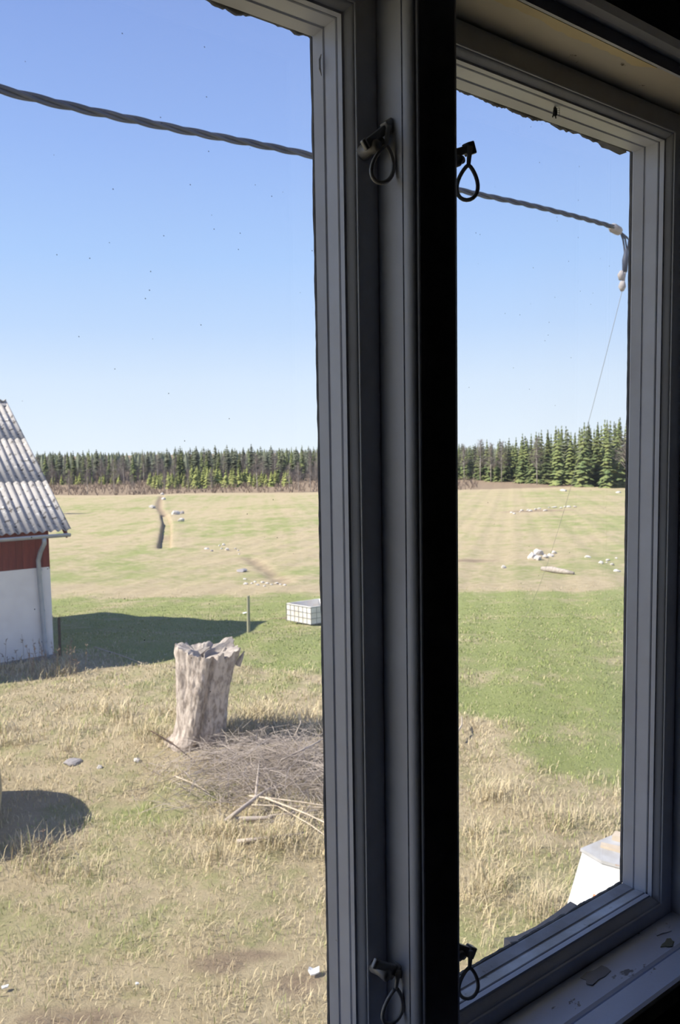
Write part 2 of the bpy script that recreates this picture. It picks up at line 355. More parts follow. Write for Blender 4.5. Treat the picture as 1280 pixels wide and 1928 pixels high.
for nm, lo, hi, lb in (('wall_left', (-3.3, -4.6, FL-.3), (-3.2, y0, CE+.2), 'dark side wall of the room'), ('wall_right', (3.2, -4.6, FL-.3), (3.3, y0, CE+.2), 'dark side wall of the room'), ('wall_back', (-3.3, -4.7, FL-.3), (3.3, -4.6, CE+.2), 'dark wall behind the viewer')):
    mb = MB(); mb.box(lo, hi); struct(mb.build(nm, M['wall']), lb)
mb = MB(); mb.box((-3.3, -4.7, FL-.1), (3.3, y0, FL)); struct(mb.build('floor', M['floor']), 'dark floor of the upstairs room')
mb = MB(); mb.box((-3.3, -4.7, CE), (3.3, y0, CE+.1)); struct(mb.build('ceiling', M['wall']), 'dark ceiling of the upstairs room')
# house outside: cladding, plus an unseen eave added to block the sun
mb = MB(); mb.box((-5, .004, -.3), (fx0, .022, ZC+1.25)); mb.box((fx1, .004, -.3), (6, .022, ZC+1.25)); mb.box((fx0, .004, -.3), (fx1, .022, fz0)); mb.box((fx0, .004, fz1), (fx1, .022, ZC+1.25))
struct(mb.build('wall_outside', M['ext']), 'outer cladding of the house around the window')
mb = MB(); mb.prism([(-5, ZC+3.6), (-5, ZC+3.75), (.86, ZC+1.37), (.86, ZC+1.12), (.022, ZC+1.12), (.022, ZC+1.25), (0, ZC+1.3)], 0, -5.2, 6.2)
struct(mb.build('added_eave_1', M['ext']), 'unseen boxed eave added above the window to block the sun')

# fixed frame: jambs, head, middle post, sill, casings
fr = empty('window_frame', (WX(XJL), 0, WZ(SILL))); struct(fr, 'fixed white painted frame holding both window sashes')
mb = MB(); mb.box((fx0, WY(YF), fz0), (WX(XJL), .012, fz1)); mb.build('left_jamb', M['paint'], fr)
mb = MB(); mb.box((WX(XJR), WY(YF), fz0), (fx1, .012, fz1)); mb.build('right_jamb', M['paint'], fr)
mb = MB(); mb.box((WX(XJL), WY(YF), WZ(HEAD)), (WX(XJR), .012, fz1)); mb.build('head', M['head'], fr)
mb = MB(); mb.box((WX(XJL), WY(.9145), fz0), (WX(XJR), .012, WZ(SILL))); mb.build('bottom_member', M['paint_dirty'], fr)
# ragged strip of lighter cream along the front edge of the head
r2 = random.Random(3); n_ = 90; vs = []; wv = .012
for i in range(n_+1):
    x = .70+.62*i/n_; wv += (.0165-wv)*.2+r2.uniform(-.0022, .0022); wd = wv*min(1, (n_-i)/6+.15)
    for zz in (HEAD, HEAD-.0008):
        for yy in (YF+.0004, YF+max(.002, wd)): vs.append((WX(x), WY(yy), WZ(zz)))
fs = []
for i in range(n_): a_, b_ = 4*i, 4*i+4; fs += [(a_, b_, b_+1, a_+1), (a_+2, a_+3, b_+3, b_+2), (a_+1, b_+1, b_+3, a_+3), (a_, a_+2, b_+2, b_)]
mesh('cream_strip', vs, fs+[(0, 1, 3, 2), (4*n_, 4*n_+2, 4*n_+3, 4*n_+1)], M['cream'], fr)
# middle post with a beaded cover strip
ML, MR = .7438, .840
mb = MB(); mb.box((WX(ML), WY(.8617), WZ(SILL)), (WX(MR), .008, WZ(HEAD))); mb.build('middle_post', M['paint'], fr)
prof = [(ML+.0015, .8605), (ML+.0015, .856)]
for k in range(9):
    a_ = k/8*math.pi/2; prof.append((ML+.0005+.0135*(1-math.cos(a_))**1.0*.75, .8555-.0125*math.sin(a_)))
prof += [(ML+.0120, .8405), (ML+.0142, .8395)]
cx_ = (ML+MR)/2; prof = prof+[(2*cx_-x_, y_) for x_, y_ in reversed(prof)]
mb = MB(); mb.prism([(WX(x_), WY(y_)) for x_, y_ in prof], 2, WZ(SILL), WZ(HEAD)); mb.build('beaded_cover_strip', M['paint'], fr)
# sill: two boards with an open joint
for nm, ya, yb, zt in (('sill_board', .9135, .8345, SILL), ('sill_nosing', .8325, .780, SILL-.001)):
    mb = MB(); r_ = .006
    x0_, x1_ = (WX(XJL), WX(XJR)) if nm == 'sill_board' else (WX(XJL)-.06, WX(XJR)+.06)
    y_a, y_b, zt_ = WY(ya), WY(yb), WZ(zt)
    mb.prism([(y_a, zt_), (y_a, zt_-.035), (y_b+r_, zt_-.035), (y_b, zt_-.035+r_), (y_b, zt_-r_), (y_b+.3*r_, zt_-.3*r_), (y_b+r_, zt_)], 0, x0_, x1_)
    mb.build(nm, M['sill'], fr)
# head casing and jamb casings
yc = WY(YF)
mb = MB(); mb.box((WX(XJL)-.09, yc-.004, WZ(HEAD)), (WX(XJR)+.09, yc, WZ(.692))); mb.build('head_fillet', M['paint'], fr)
mb = MB(); mb.prism([(yc, WZ(.692)), (yc-.012, WZ(.692)), (yc-.020, WZ(.696)), (yc-.026, WZ(.704)), (yc-.026, WZ(.83)), (yc, WZ(.83))], 0, WX(XJL)-.11, WX(XJR)+.11); mb.build('head_casing', M['paint'], fr)
for s_, xa, nm in ((-1, XJL, 'left_casing'), (1, XJR, 'right_casing')):
    xa = WX(xa); mb = MB(); mb.prism([(xa, yc), (xa+s_*.012, yc-.004), (xa+s_*.018, yc-.02), (xa+s_*.10, yc-.02), (xa+s_*.10, yc)], 2, WZ(SILL)-.04, WZ(.692)); mb.build(nm, M['paint'], fr)

def rail(profile, side, x0, x1, z0, z1):
    """mitred bar: profile (a outwards from the pane opening, b towards the room), in D"""
    mb = MB(); n = len(profile); vs = []
    for e in (0, 1):
        for a_, b_ in profile:
            if side in ('left', 'right'):
                x = x0-a_ if side == 'left' else x1+a_; z = (z0-a_) if e == 0 else (z1+a_)
            else:
                z = z0-a_ if side == 'bottom' else z1+a_; x = (x0-a_) if e == 0 else (x1+a_)
            vs.append((WX(x), WY(1-b_), WZ(z)))
    mb.add(vs, [tuple(range(n)), tuple(range(n, 2*n))[::-1]]+[(i, (i+1) % n, n+(i+1) % n, n+i) for i in range(n)])
    return mb
OUT = [(.001, -.004), (-.0022, .0002), (-.0005, .0235), (.0020, .0245), (.0022, .0270), (.0004, .0285), (.0002, .0545), (.0015, .0562), (.0500, .0562), (.0500, -.011), (.0185, -.011)]
INN = [(.0006, .0592), (.0000, .0600), (.0004, .0692), (.0040, .0697), (.0046, .0712)]
for k in range(8):
    t_ = k/7; INN.append((.0046+.0088*t_, .0715+.0105*math.sin(t_*math.pi/2)**1.2))
INN += [(.0138, .0846), (.0152, .0855), (.0505, .0855), (.0511, .0848), (.0511, .0592)]
def sash(name, gx, label):
    x0, x1 = gx; root = empty(name, (WX(x0), 0, WZ(ZB))); struct(root, label)
    ob = empty('outer_sash'); ob.parent = root; ib = empty('inner_sash'); ib.parent = root
    for side in ('left', 'right', 'top', 'bottom'):
        nm = {'left': 'hinge_stile' if name == 'window_1' else 'meeting_stile', 'right': 'meeting_stile' if name == 'window_1' else 'hinge_stile', 'top': 'top_rail', 'bottom': 'bottom_rail'}[side]
        # the inner bottom rail reaches down to the sill
        pr = INN
        if side == 'bottom': pr = [(a_-.0085 if b_ < .0698 and a_ < .02 else (min(a_, .0445) if a_ > .03 else a_-.0085*(1-(b_-.0697)/.0158)), b_) for a_, b_ in INN]
        po = OUT if side != 'bottom' else [(min(a_, .0435), b_) if a_ > .03 else (a_-.0085*max(0, (b_-.03)/.026), b_) for a_, b_ in OUT]
        rail(po, side, x0, x1, ZB, ZT).build(nm, M['paint_dirty' if side == 'bottom' else 'paint'], ob)
        rail(pr, side, x0, x1, ZB, ZT).build(nm, M['paint'], ib)
    # dark joint between the coupled sashes
    mb = MB(); g_ = .0035
    for (xa, xb, za, zb) in ((x0-.049, x0-g_, ZB-.04, ZT+.049), (x1+g_, x1+.049, ZB-.04, ZT+.049), (x0-.049, x1+.049, ZT+g_, ZT+.049), (x0-.049, x1+.049, ZB-.04, ZB+.004)):
        mb.box((WX(xa), WY(1-.0592), WZ(za)), (WX(xb), WY(1-.0562), WZ(zb)))
    mb.build('sash_joint', M['gap'], ob)
    mb = MB(); mb.box((WX(x0-.003), WY(1.0), WZ(ZB-.003)), (WX(x1+.003), WY(1.004), WZ(ZT+.003)))
    mb.build('pane', M['glass'], root)
    # ragged old putty that shows past the sash edge on the outside of the pane
    def ragged(side, amp, base, seed, span=(0, 1)):
        r2 = random.Random(seed); n = 150; vs = []; fs = []; h = base
        for i in range(n+1):
            t_ = span[0]+(span[1]-span[0])*i/n; h += (base-h)*.25+r2.uniform(-amp, amp); hh = max(-.001, h)
            for yy in (1.0045, 1.009):
                for e in (-.004, hh):
                    if side == 'right': p = (x1-e, yy, ZB+(ZT-ZB)*t_)
                    elif side == 'left': p = (x0+e, yy, ZB+(ZT-ZB)*t_)
                    elif side == 'top': p = (x0+(x1-x0)*t_, yy, ZT-e)
                    else: p = (x0+(x1-x0)*t_, yy, ZB+e)
                    vs.append((WX(p[0]), WY(p[1]), WZ(p[2])))
        for i in range(n):
            a_ = 4*i; b_ = a_+4
            fs += [(a_, a_+1, b_+1, b_), (a_+2, b_+2, b_+3, a_+3), (a_+1, a_+3, b_+3, b_+1), (a_, b_, b_+2, a_+2)]
        fs += [(0, 2, 3, 1), (4*n, 4*n+1, 4*n+3, 4*n+2)]
        mesh('putty_bead', vs, fs, M['putty'], root)
    ragged('right', .0006, .0002 if name == 'window_1' else .0012, 5); ragged('left', .0007, .001, 6)
    ragged('top', .0022, .0022, 7); ragged('bottom', .001, .002, 8)
    return root
w1 = sash('window_1', XG[0], 'near window sash with white painted bars, tall single pane')
w2 = sash('window_2', XG[1], 'far window sash with white painted bars, right of the middle post')
# loose strips hanging on the far pane
def sliver(root, pts, name, mtl, yy=1.006, th=.012):
    n = len(pts); vs = []
    for k in (0, th):
        for (px, py) in pts: vs.append(plane(px, py, 1, WY(yy))+np.array([0, k, 0]))
    return mesh(name, vs, [tuple(range(n)), tuple(range(n, 2*n))[::-1]]+[(i, (i+1) % n, n+(i+1) % n, n+i) for i in range(n)], mtl, root)
sliver(w2, [(961, 1774), (985, 1769), (1020, 1752), (1055, 1728), (1086, 1704), (1083, 1718), (1100, 1722), (1030, 1765), (960, 1797)], 'loose_weather_strip', M['greyrock'])
sliver(w2, [(1060, 218), (1130, 238), (1148, 262), (1158, 263), (1172, 276), (1180, 287), (1171, 283), (1160, 277), (1146, 273), (1139, 264), (1118, 256), (1104, 246), (1092, 247), (1078, 238), (1068, 240), (1052, 230)], 'loose_putty', M['putty'])
sliver(w2, [(850, 160), (858, 158), (858, 166), (850, 164)], 'loose_putty', M['putty'])
# curled paint flake on the near sash
mb = MB(); c0 = np.array(plane(606, 122, 0, WX(.6888)));
mb.tube([c0+np.array([-.0008, 0, .010]), c0+np.array([-.003, 0, .004]), c0+np.array([-.003, 0, -.005]), c0+np.array([-.0008, 0, -.011])], [.0006, .0016, .0016, .0005], 6); mb.build('paint_flake', M['paint'], w1)

# ------------------------------------------------------------------ window hooks
def hook(anchor, side, tilt, label, flip=1):
    """cast pivot on the post, flat turning bar across the sash, wire pull hanging from its end.
    anchor: where the bar's middle is; side: -1 post's near side, +1 its far side; tilt: bar's rise"""
    A = Vector(anchor); root = empty('window_hook', A)
    tag(root, label, 'window hook', 'iron hooks that hold the sashes shut')
    ex = Vector((1, 0, 0)); ez = Vector((0, 0, 1)); ey = Vector((0, -1, 0))          # ey: into the room
    bd = (ex*math.cos(tilt)+ez*math.sin(tilt)).normalized()
    bn = bd.cross(ey).normalized()
    mb = MB(); mb.obox(A, bd*.017, bn*.0042, ey*.0028); mb.obox(A+bd*.0185+ey*.001, bd*.0052, bn*.0066, ey*.0052)
    mb.obox(A-bd*.017-ey*.001, bd*.0035, bn*.0052, ey*.0024)
    bar = mb.build('turning_bar', M['iron'], root); bv = bar.modifiers.new('bevel', 'BEVEL'); bv.width = .0013; bv.segments = 2
    mb = MB(); P = A-bd*.003-ez*.009; mb.tube([P-ey*.020, P-ey*.008, P+ey*.004, P+ey*.006], [.0085, .006, .0062, .004], 14); mb.tube([P+bd*.011-ey*.02, P+bd*.011+ey*.0005], [.0055, .0042], 10)
    mb.build('pivot', M['iron'], root, smooth=True)
    mb = MB(); B = A+ex*(.022 if side < 0 else -.022)-ez*.020-ey*.010
    mb.prism([(B.y-.006, B.z-.022), (B.y+.012, B.z-.012), (B.y+.012, B.z+.022), (B.y-.004, B.z+.018), (B.y-.012, B.z+.004)], 0, B.x-.0035, B.x+.0035)
    k_ = mb.build('keeper_plate', M['iron'], root); bv = k_.modifiers.new('bevel', 'BEVEL'); bv.width = .0012; bv.segments = 2
    # wire pull: short stem that opens into a drop-shaped loop
    T = A+bd*.013+ey*.006; h = .050; pts = []
    lean = ex*(-.010 if side < 0 else .004)*flip
    lx = (ex*.92+ey*.28).normalized() if side < 0 else (ex*.85+ey*.5).normalized()
    n = 26
    for i in range(n+1):
        t_ = i/n; ang = t_*2*math.pi
        rr_ = .0145*math.sin(ang)*(.30+.70*math.sin(t_*math.pi)**1.2)
        zz = -.018-.037*(1-math.cos(ang))/2
        pts.append(T+lx*rr_+ez*zz+lean*((-zz)/.05))
    pts = [T+ez*.002]+pts+[T+ez*.002+lx*.0015]
    mb = MB(); mb.tube(pts, .0022, 8); mb.build('wire_pull', M['iron'], root, smooth=True)
    return root
YH = WY(.9145)-.018
hook(plane(709, 256, 1, YH), -1, math.radians(38), 'upper iron window hook on the near side of the middle post')
hook(plane(728, 1820, 1, YH), -1, math.radians(-32), 'lower iron window hook on the near side of the middle post')
hook(plane(861, 287, 1, YH), 1, math.radians(22), 'upper iron window hook on the far sash, dark against the sky', -1)
hook(plane(866, 1784, 1, YH), 1, math.radians(-34), 'lower iron window hook on the far sash, dark against dry grass', -1)
# dead fly on the top rail of the far sash
c0 = Vector(plane(1045, 203, 1, WY(1-.045))); c0.z = WZ(ZT)-.004
fl = empty('fly', c0); tag(fl, 'dead black fly hanging under the top bar of the far sash', 'insect')
mb = MB(); mb.tube([c0+Vector((0, 0, .004)), c0+Vector((0, 0, .002)), c0+Vector((0, 0, -.002)), c0+Vector((.0005, 0, -.006)), c0+Vector((.001, 0, -.008))], [.001, .0022, .0028, .0022, .0005], 8); mb.build('body', M['fly'], fl, True)
for s_ in (-1, 1):
    mb = MB(); mb.obox(c0+Vector((s_*.002, .001, -.005)), (.0012*s_, .0004, -.004), (.001, 0, .0002), (0, .0002, 0)); mb.build('wing', M['fly'], fl)
    for k in range(3):
        mb = MB(); mb.tube([c0+Vector((s_*.001, -.001, .002-.002*k)), c0+Vector((s_*.005, -.003, .003-.003*k)), c0+Vector((s_*.006, -.002, -.003*k))], .0003, 4); mb.build('leg', M['fly'], fl)
# peeled paint flakes lying on the sill
def flake(px, py, r_, seed, label, mtl):
    c = plane(px, py, 2, WZ(SILL)); r2 = random.Random(seed); n = 11; vs = []
    for k in (0.0004, .0014):
        for i in range(n):
            a_ = 2*math.pi*i/n; rr_ = r_*(.6+.5*math.sin(i*7.3+seed)**2); vs.append((c[0]+1.5*rr_*math.cos(a_), c[1]+.65*rr_*math.sin(a_), c[2]+k+.0006*math.sin(a_*2)))
    o = mesh('paint_flake', vs, [tuple(range(n))[::-1], tuple(range(n, 2*n))]+[(i, (i+1) % n, n+(i+1) % n, n+i) for i in range(n)], mtl)
    tag(o, label, 'paint flake')
flake(1120, 1838, .019, 1, 'large grey flake of old paint on the middle of the sill', M['lid'])
flake(1248, 1752, .013, 2, 'curled pale paint flake in the far corner of the sill', M['sill'])
flake(1258, 1777, .011, 3, 'brown patch of bare wood filler near the sill end', M['post'])

# ------------------------------------------------------------------ barn
c0 = G(102, 1239); BX, BY = float(c0[0]), float(c0[1]); BZ = gz(BX, BY); BL, BW = 11.0, 10.3
ZS = ZC-2.68; ZE = BZ+3.12; ZR = ZC+1.50; OVE, OVG = .42, .38
barn = empty('barn', (BX, BY, BZ)); tag(barn, 'barn with grey corrugated roof, red boards above white plastered wall', 'barn')
mb = MB(); mb.box((BX-BL, BY, BZ+.10), (BX, BY+BW, ZS)); mb.build('plastered_wall', M['plaster'], barn)
mb = MB(); mb.box((BX-BL-.03, BY-.04, BZ-1.5), (BX+.04, BY+BW+.04, BZ+.10)); mb.build('foundation', M['concrete'], barn)
YM = BY+BW/2
mb = MB(); mb.prism([(BY+.04, ZS), (BY+BW-.04, ZS), (BY+BW-.04, ZE+.1), (YM, ZR-.12), (BY+.04, ZE+.1)], 0, BX-BL+.04, BX-.04); mb.build('loft_wall', M['red'], barn)
loft = [c for c in barn.children if c.name.startswith('loft_wall')][0]
bw = .148; n = int(BL/.15); pk = MB(); pk.box((0, 0, 0), (bw, .028, 1)); base_me = None
for i in range(n):
    o = mesh('plank', [(v[0], v[1], v[2]) for v in pk.v], pk.f, M['red']) if base_me is None else bpy.data.objects.new('plank', base_me)
    if base_me is None: base_me = o.data
    else: COL.objects.link(o)
    o.parent = loft; o.location = (-(i+1)*.15, .008+.006*((i*7) % 3), ZS-.05-BZ); o.scale = (1, 1, ZE+.12-ZS+.05)
for i in range(int(BW/.15)):
    yy = BY+i*.15; top = ZE+.1+(ZR-.15-ZE-.1)*(1-abs(yy+.07-YM)/(BW/2))
    o = bpy.data.objects.new('plank', base_me); COL.objects.link(o); o.parent = loft; o.rotation_euler = (0, 0, math.pi/2)
    o.location = (.0+.006*((i*5) % 3), yy-BY, ZS-.05-BZ); o.scale = (1, 1, max(.2, top-ZS+.05))
# corrugated sheets
slope = math.atan2(ZR-(ZE-.02), BW/2+OVE); run = (BW/2+OVE)/math.cos(slope)
def corr(wd, ln):
    pitch, amp = .177, .031; nx = int(wd/pitch*8); vs = []; fs = []
    for k, z in ((0, 0), (1, -.008)):
        for i in range(nx+1):
            x = wd*i/nx; h = amp*math.cos(2*math.pi*x/pitch)+z
            vs += [(x, 0, h), (x, ln, h)]
    m_ = 2*(nx+1)
    for i in range(nx):
        a_ = 2*i; fs += [(a_, a_+2, a_+3, a_+1), (m_+a_, m_+a_+1, m_+a_+3, m_+a_+2), (a_, m_+a_, m_+a_+2, a_+2), (a_+1, a_+3, m_+a_+3, m_+a_+1)]
    fs += [(0, 1, m_+1, m_), (2*nx, m_+2*nx, m_+2*nx+1, 2*nx+1)]
    return vs, fs
roof = empty('roof'); roof.parent = barn
rows = 3; sl = run/rows+.10; sw = .177*6; sheet_me = None; ncol = int((BL+2*OVG)/sw)+1
for side in (1, -1):
    for r_ in range(rows):
        for c_ in range(ncol if side == 1 else ncol):
            if sheet_me is None:
                vs, fs = corr(sw+.03, sl); o = mesh('roof_sheet', vs, fs, M['roof'], None, True); sheet_me = o.data
            else: o = bpy.data.objects.new('roof_sheet', sheet_me); COL.objects.link(o)
            o.parent = roof
            up = r_*run/rows; yy = -OVE+up*math.cos(slope); zz = ZE-.02-BZ+up*math.sin(slope)+.005*r_+.01
            if side == 1: o.location = (OVG-(c_+1)*sw, yy, zz); o.rotation_euler = (slope, 0, 0)
            else: o.location = (OVG-c_*sw, BW-yy, zz); o.rotation_euler = (slope, 0, math.pi)
mb = MB(); mb.prism([(YM-.22, ZR-.09), (YM, ZR+.06), (YM+.22, ZR-.09), (YM+.22, ZR-.12), (YM, ZR+.02), (YM-.22, ZR-.12)], 0, BX-BL-OVG, BX+OVG); mb.build('ridge_cap', M['roof'], roof)
mb = MB()
for s_ in (-1, 1):
    y_e = YM+s_*(BW/2+OVE); mb.add([(BX+OVG-.10, y_e, ZE-.20), (BX+OVG-.06, y_e, ZE-.20), (BX+OVG-.06, YM, ZR-.20), (BX+OVG-.10, YM, ZR-.20), (BX+OVG-.10, y_e, ZE-.06), (BX+OVG-.06, y_e, ZE-.06), (BX+OVG-.06, YM, ZR-.06), (BX+OVG-.10, YM, ZR-.06)], [(0, 3, 2, 1), (4, 5, 6, 7), (0, 1, 5, 4), (1, 2, 6, 5), (2, 3, 7, 6), (3, 0, 4, 7)])
mb.build('verge_board', M['red'], roof)
mb = MB(); ya = BY-OVE-.07; pr = [(ya+.07*math.cos(a_), ZE-.10+.07*math.sin(a_)) for a_ in np.linspace(math.pi, 2*math.pi, 9)]
pr = pr+[(p[0]*.9+ya*.1, p[1]+.012) for p in reversed(pr)]; mb.prism(pr, 0, BX-BL-OVG, BX+OVG-.02); gut = mb.build('gutter', M['zinc'], barn)
dx_ = float(plane(78, 1100, 1, BY-.08)[0]); mb = MB()
mb.tube([(dx_, ya, ZE-.12), (dx_, ya, ZE-.28), (dx_-.02, BY-.20, ZE-.50), (dx_-.05, BY-.09, ZE-.72), (dx_-.03, BY-.08, ZS-.3), (dx_+.02, BY-.08, BZ+.25), (dx_+.04, BY-.16, BZ+.08)], .052, 12); dp = mb.build('downpipe', M['zinc'], barn, True)
for zz in (ZS-.05, BZ+1.2, BZ+.45):
    mb = MB(); mb.tube([(dx_-.03+.05*(ZS-zz)/2, BY-.08, zz-.02), (dx_-.03+.05*(ZS-zz)/2, BY-.08, zz+.02)], .060, 12); mb.box((dx_-.05, BY-.05, zz-.012), (dx_+.03, BY+.01, zz+.012)); mb.build('pipe_clamp', M['zinc'], dp)

# ------------------------------------------------------------------ stump
sp_ = G(383, 1392); SX, SY = float(sp_[0]), float(sp_[1]); SZ = gz(SX, SY); px_ = mpp(sp_)
stump = empty('tree_stump', (SX, SY, SZ)); tag(stump, 'tall broken tree stump with pale furrowed bark in the yard', 'tree stump')
R3 = Vector(rgt); F3 = Vector(fwd)
def ring(h, k, n):
    th = 2*math.pi*k/n; t_ = h/1.55
    # silhouette from the photograph: left edge nearly upright, right edge leaning out to the top
    left = -.40-.10*math.exp(-t_*9)-.10*math.exp(-t_*30)+.02*t_; right = .34+.30*t_**1.5+.06*math.exp(-t_*10)
    c_ = (left+right)/2; hw = (right-left)/2
    flute = 1+.03*math.cos(3*th+2.2+.8*t_)+.025*math.cos(5*th+1.9-.8*t_)+.07*math.exp(-t_*7)*math.cos(6*th+.4)
    groove = 1-.26*math.exp(-((((th-4.80-.32*t_+math.pi) % (2*math.pi))-math.pi)/.13)**2)-.12*math.exp(-((((th-5.45+math.pi) % (2*math.pi))-math.pi)/.40)**2)-.05*math.exp(-((((th-4.05+math.pi) % (2*math.pi))-math.pi)/.14)**2)*(.4+t_)
    nz = mnoise.noise(Vector((math.cos(th)*2.2, math.sin(th)*2.2, h*1.6)))*.05+mnoise.noise(Vector((math.cos(th)*7, math.sin(th)*7, h*4.0)))*.05+mnoise.noise(Vector((math.cos(th)*17, math.sin(th)*17, h*8.0)))*.03
    rr_ = flute*groove*(1+nz)
    return R3*(c_+hw*rr_*math.cos(th))+F3*(.46*rr_*math.sin(th)*(.85+.15*t_))
n = 160; mrow = 90; vs = []; fs = []
def topz(k):
    th = 2*math.pi*k/n; return 1.52+.06*math.sin(2*th+1.2)+.07*mnoise.noise(Vector((math.cos(th)*3, math.sin(th)*3, 7)))+.05*mnoise.noise(Vector((math.cos(th)*9, math.sin(th)*9, 3)))-(.10 if math.cos(th) > .7 else 0)
O = Vector((SX, SY, SZ))
for j in range(mrow):
    t_ = j/(mrow-1)
    for k in range(n): h = -.25+(topz(k)+.25)*t_; vs.append(O+ring(max(h, 0), k, n)+Vector((0, 0, h)))
for j in range(mrow-1):
    for k in range(n): fs.append((j*n+k, j*n+(k+1) % n, (j+1)*n+(k+1) % n, (j+1)*n+k))
mesh('trunk', vs, fs, M['bark'], stump, True)
vs = []; fs = []; nr = 9
for j in range(nr):
    s_ = 1-j/nr
    for k in range(n):
        h = topz(k); p = ring(h, k, n); hh = h-.16*(1-s_)+.10*mnoise.noise(Vector((p.x*s_*6, p.y*s_*6, 1)))*(1 if j else 0); p2 = Vector((p.x*s_*(.985 if j == 0 else 1), p.y*s_*(.985 if j == 0 else 1), 0)); vs.append(O+p2+Vector((0, 0, hh-.004)))
for j in range(nr-1):
    for k in range(n): fs.append((j*n+k, j*n+(k+1) % n, (j+1)*n+(k+1) % n, (j+1)*n+k))
fs.append(tuple((nr-1)*n+k for k in range(n)))
mesh('broken_top', vs, fs, M['wood'], stump, True)
def spike(name, base, tip, r0, mtl=M['wood'], parent=stump):
    b_, t_ = Vector(base), Vector(tip); mb = MB(); mb.tube([b_, b_.lerp(t_, .5)+Vector((random.uniform(-.01, .01),)*3), t_], [r0, r0*.7, r0*.12], 6); return mb.build(name, mtl, parent)
def SP(px, py, dq=0.0): # a point at the stump's distance
    p = CAMP+pray(px, py)*(depth(O+F3*dq)); return Vector(p)
spike('splinter', SP(447, 1252), SP(460, 1226), .06); spike('splinter', SP(432, 1250), SP(450, 1234), .05)
spike('splinter', SP(418, 1235), SP(424, 1218), .05); spike('splinter', SP(342, 1236), SP(337, 1226), .05); spike('splinter', SP(372, 1234), SP(395, 1218), .07); spike('splinter', SP(350, 1238), SP(382, 1220), .06)

# ------------------------------------------------------------------ brush pile by the stump
def twig_mesh(name, specs, mtl, parent=None):
    mb = MB()
    for pts, rad in specs: mb.tube(pts, rad, 3, cap=False)
    return mb.build(name, mtl, parent)
bp0 = G(500, 1470); specs = []
for i in range(1900):
    px = random.triangular(250, 860, 520); py = random.triangular(1395, 1560, 1440)
    if px < 340 and random.random() < .6: continue
    c = G(px, py); q_ = depth(c); z = gz(c[0], c[1]); hp = .34*max(0, 1-((px-540)/300)**2)*max(.15, 1-((py-1450)/110)**2)
    a_ = random.uniform(0, 2*math.pi); ln = random.uniform(.25, .95); el_ = random.gauss(.12, .25)
    d_ = Vector((math.cos(a_)*math.cos(el_), math.sin(a_)*math.cos(el_), math.sin(el_))); s_ = Vector((c[0], c[1], z+random.random()*hp+.01)); k_ = Vector((random.uniform(-.08, .08), random.uniform(-.08, .08), random.uniform(-.04, .08)))
    s_ -= d_*ln*.5; r0 = random.choice((.002, .0025, .003, .0045))
    p1, p2, p3 = s_, s_+d_*ln*.5+k_, s_+d_*ln
    specs.append(([p1, p2, p3], [r0, r0*.8, r0*.3]))
    for b_ in range(2):
        t0 = p1.lerp(p3, random.uniform(.3, .8)); dd_ = (d_+Vector((random.uniform(-.7, .7), random.uniform(-.7, .7), random.uniform(-.2, .5)))).normalized()*ln*random.uniform(.2, .45)
        specs.append(([t0, t0+dd_], [r0*.6, r0*.25]))
tw = twig_mesh('brush_pile', specs, M['twig']); tag(tw, 'grey tangle of thin cut twigs heaped beside the stump', 'brush pile', kind='stuff')
def stick(p, q_, r0, mtl, label, lift=.05, mid=0.0, fork=None, name='branch', group='cut branches on the brush pile'):
    a_, b_ = G(*p), G(*q_); a_ = Vector((a_[0], a_[1], gz(a_[0], a_[1])+lift)); b_ = Vector((b_[0], b_[1], gz(b_[0], b_[1])+lift*1.1)); m_ = a_.lerp(b_, .5)+Vector((.04, -.03, mid))
    pts = [a_.lerp(m_, t_) for t_ in (0, .5)]+[m_]+[m_.lerp(b_, t_) for t_ in (.5, 1)]
    mb = MB(); mb.tube(pts, [r0, r0*.95, r0*.85, r0*.7, r0*.4], 7)
    if fork:
        f0 = m_; f1 = Vector(G(*fork)); f1.z = gz(f1.x, f1.y)+lift*1.5+.1; mb.tube([f0, f0.lerp(f1, .5)+Vector((0, 0, .03)), f1], [r0*.7, r0*.5, r0*.25], 6)
    o = mb.build(name, mtl, None, True); tag(o, label, 'branch', group); return o
stick((470, 1523), (635, 1548), .013, M['stick'], 'pale peeled stick, topmost of the fan beside the near sash', .18)
stick((460, 1536), (640, 1545), .011, M['stick'], 'thin straight pale stick lying level across the fan', .15)
stick((500, 1530), (650, 1600), .013, M['stick'], 'pale stick slanting down to the right from the fan', .20)
stick((520, 1532), (645, 1618), .010, M['stick'], 'lowest slender pale stick of the fan', .12)
stick((505, 1550), (640, 1535), .009, M['twig'], 'grey stick crossing under the pale fan', .10)
stick((432, 1552), (520, 1548), .035, M['twig'], 'thick short brown branch lying level below the pile', .06)
stick((425, 1560), (520, 1490), .030, M['twig'], 'forked brown branch rising to the right through the pile', .10, .05, (490, 1458))
stick((446, 1592), (580, 1576), .026, M['twig'], 'crooked grey branch in dry grass under the pile', .05)
stick((330, 1474), (395, 1508), .012, M['stick'], 'lone bent pale twig left of the pile', .10)
stick((285, 1390), (352, 1438), .013, M['rustpost'], 'black straight stick in front of the stump foot', .12)
stick((556, 1420), (565, 1378), .010, M['stick'], 'light stick standing up out of the pile', .30)
stick((530, 1470), (640, 1410), .014, M['twig'], 'grey bough along the back of the pile', .30)
stick((178, 1223), (268, 1254), .016, M['stick'], 'long pale pole lying in the barn shadow', .06, name='pole', group='')
stick((858, 1400), (869, 1366), .016, M['stick'], 'short pale stick leaning right beside the dark middle post', .15, name='branch')

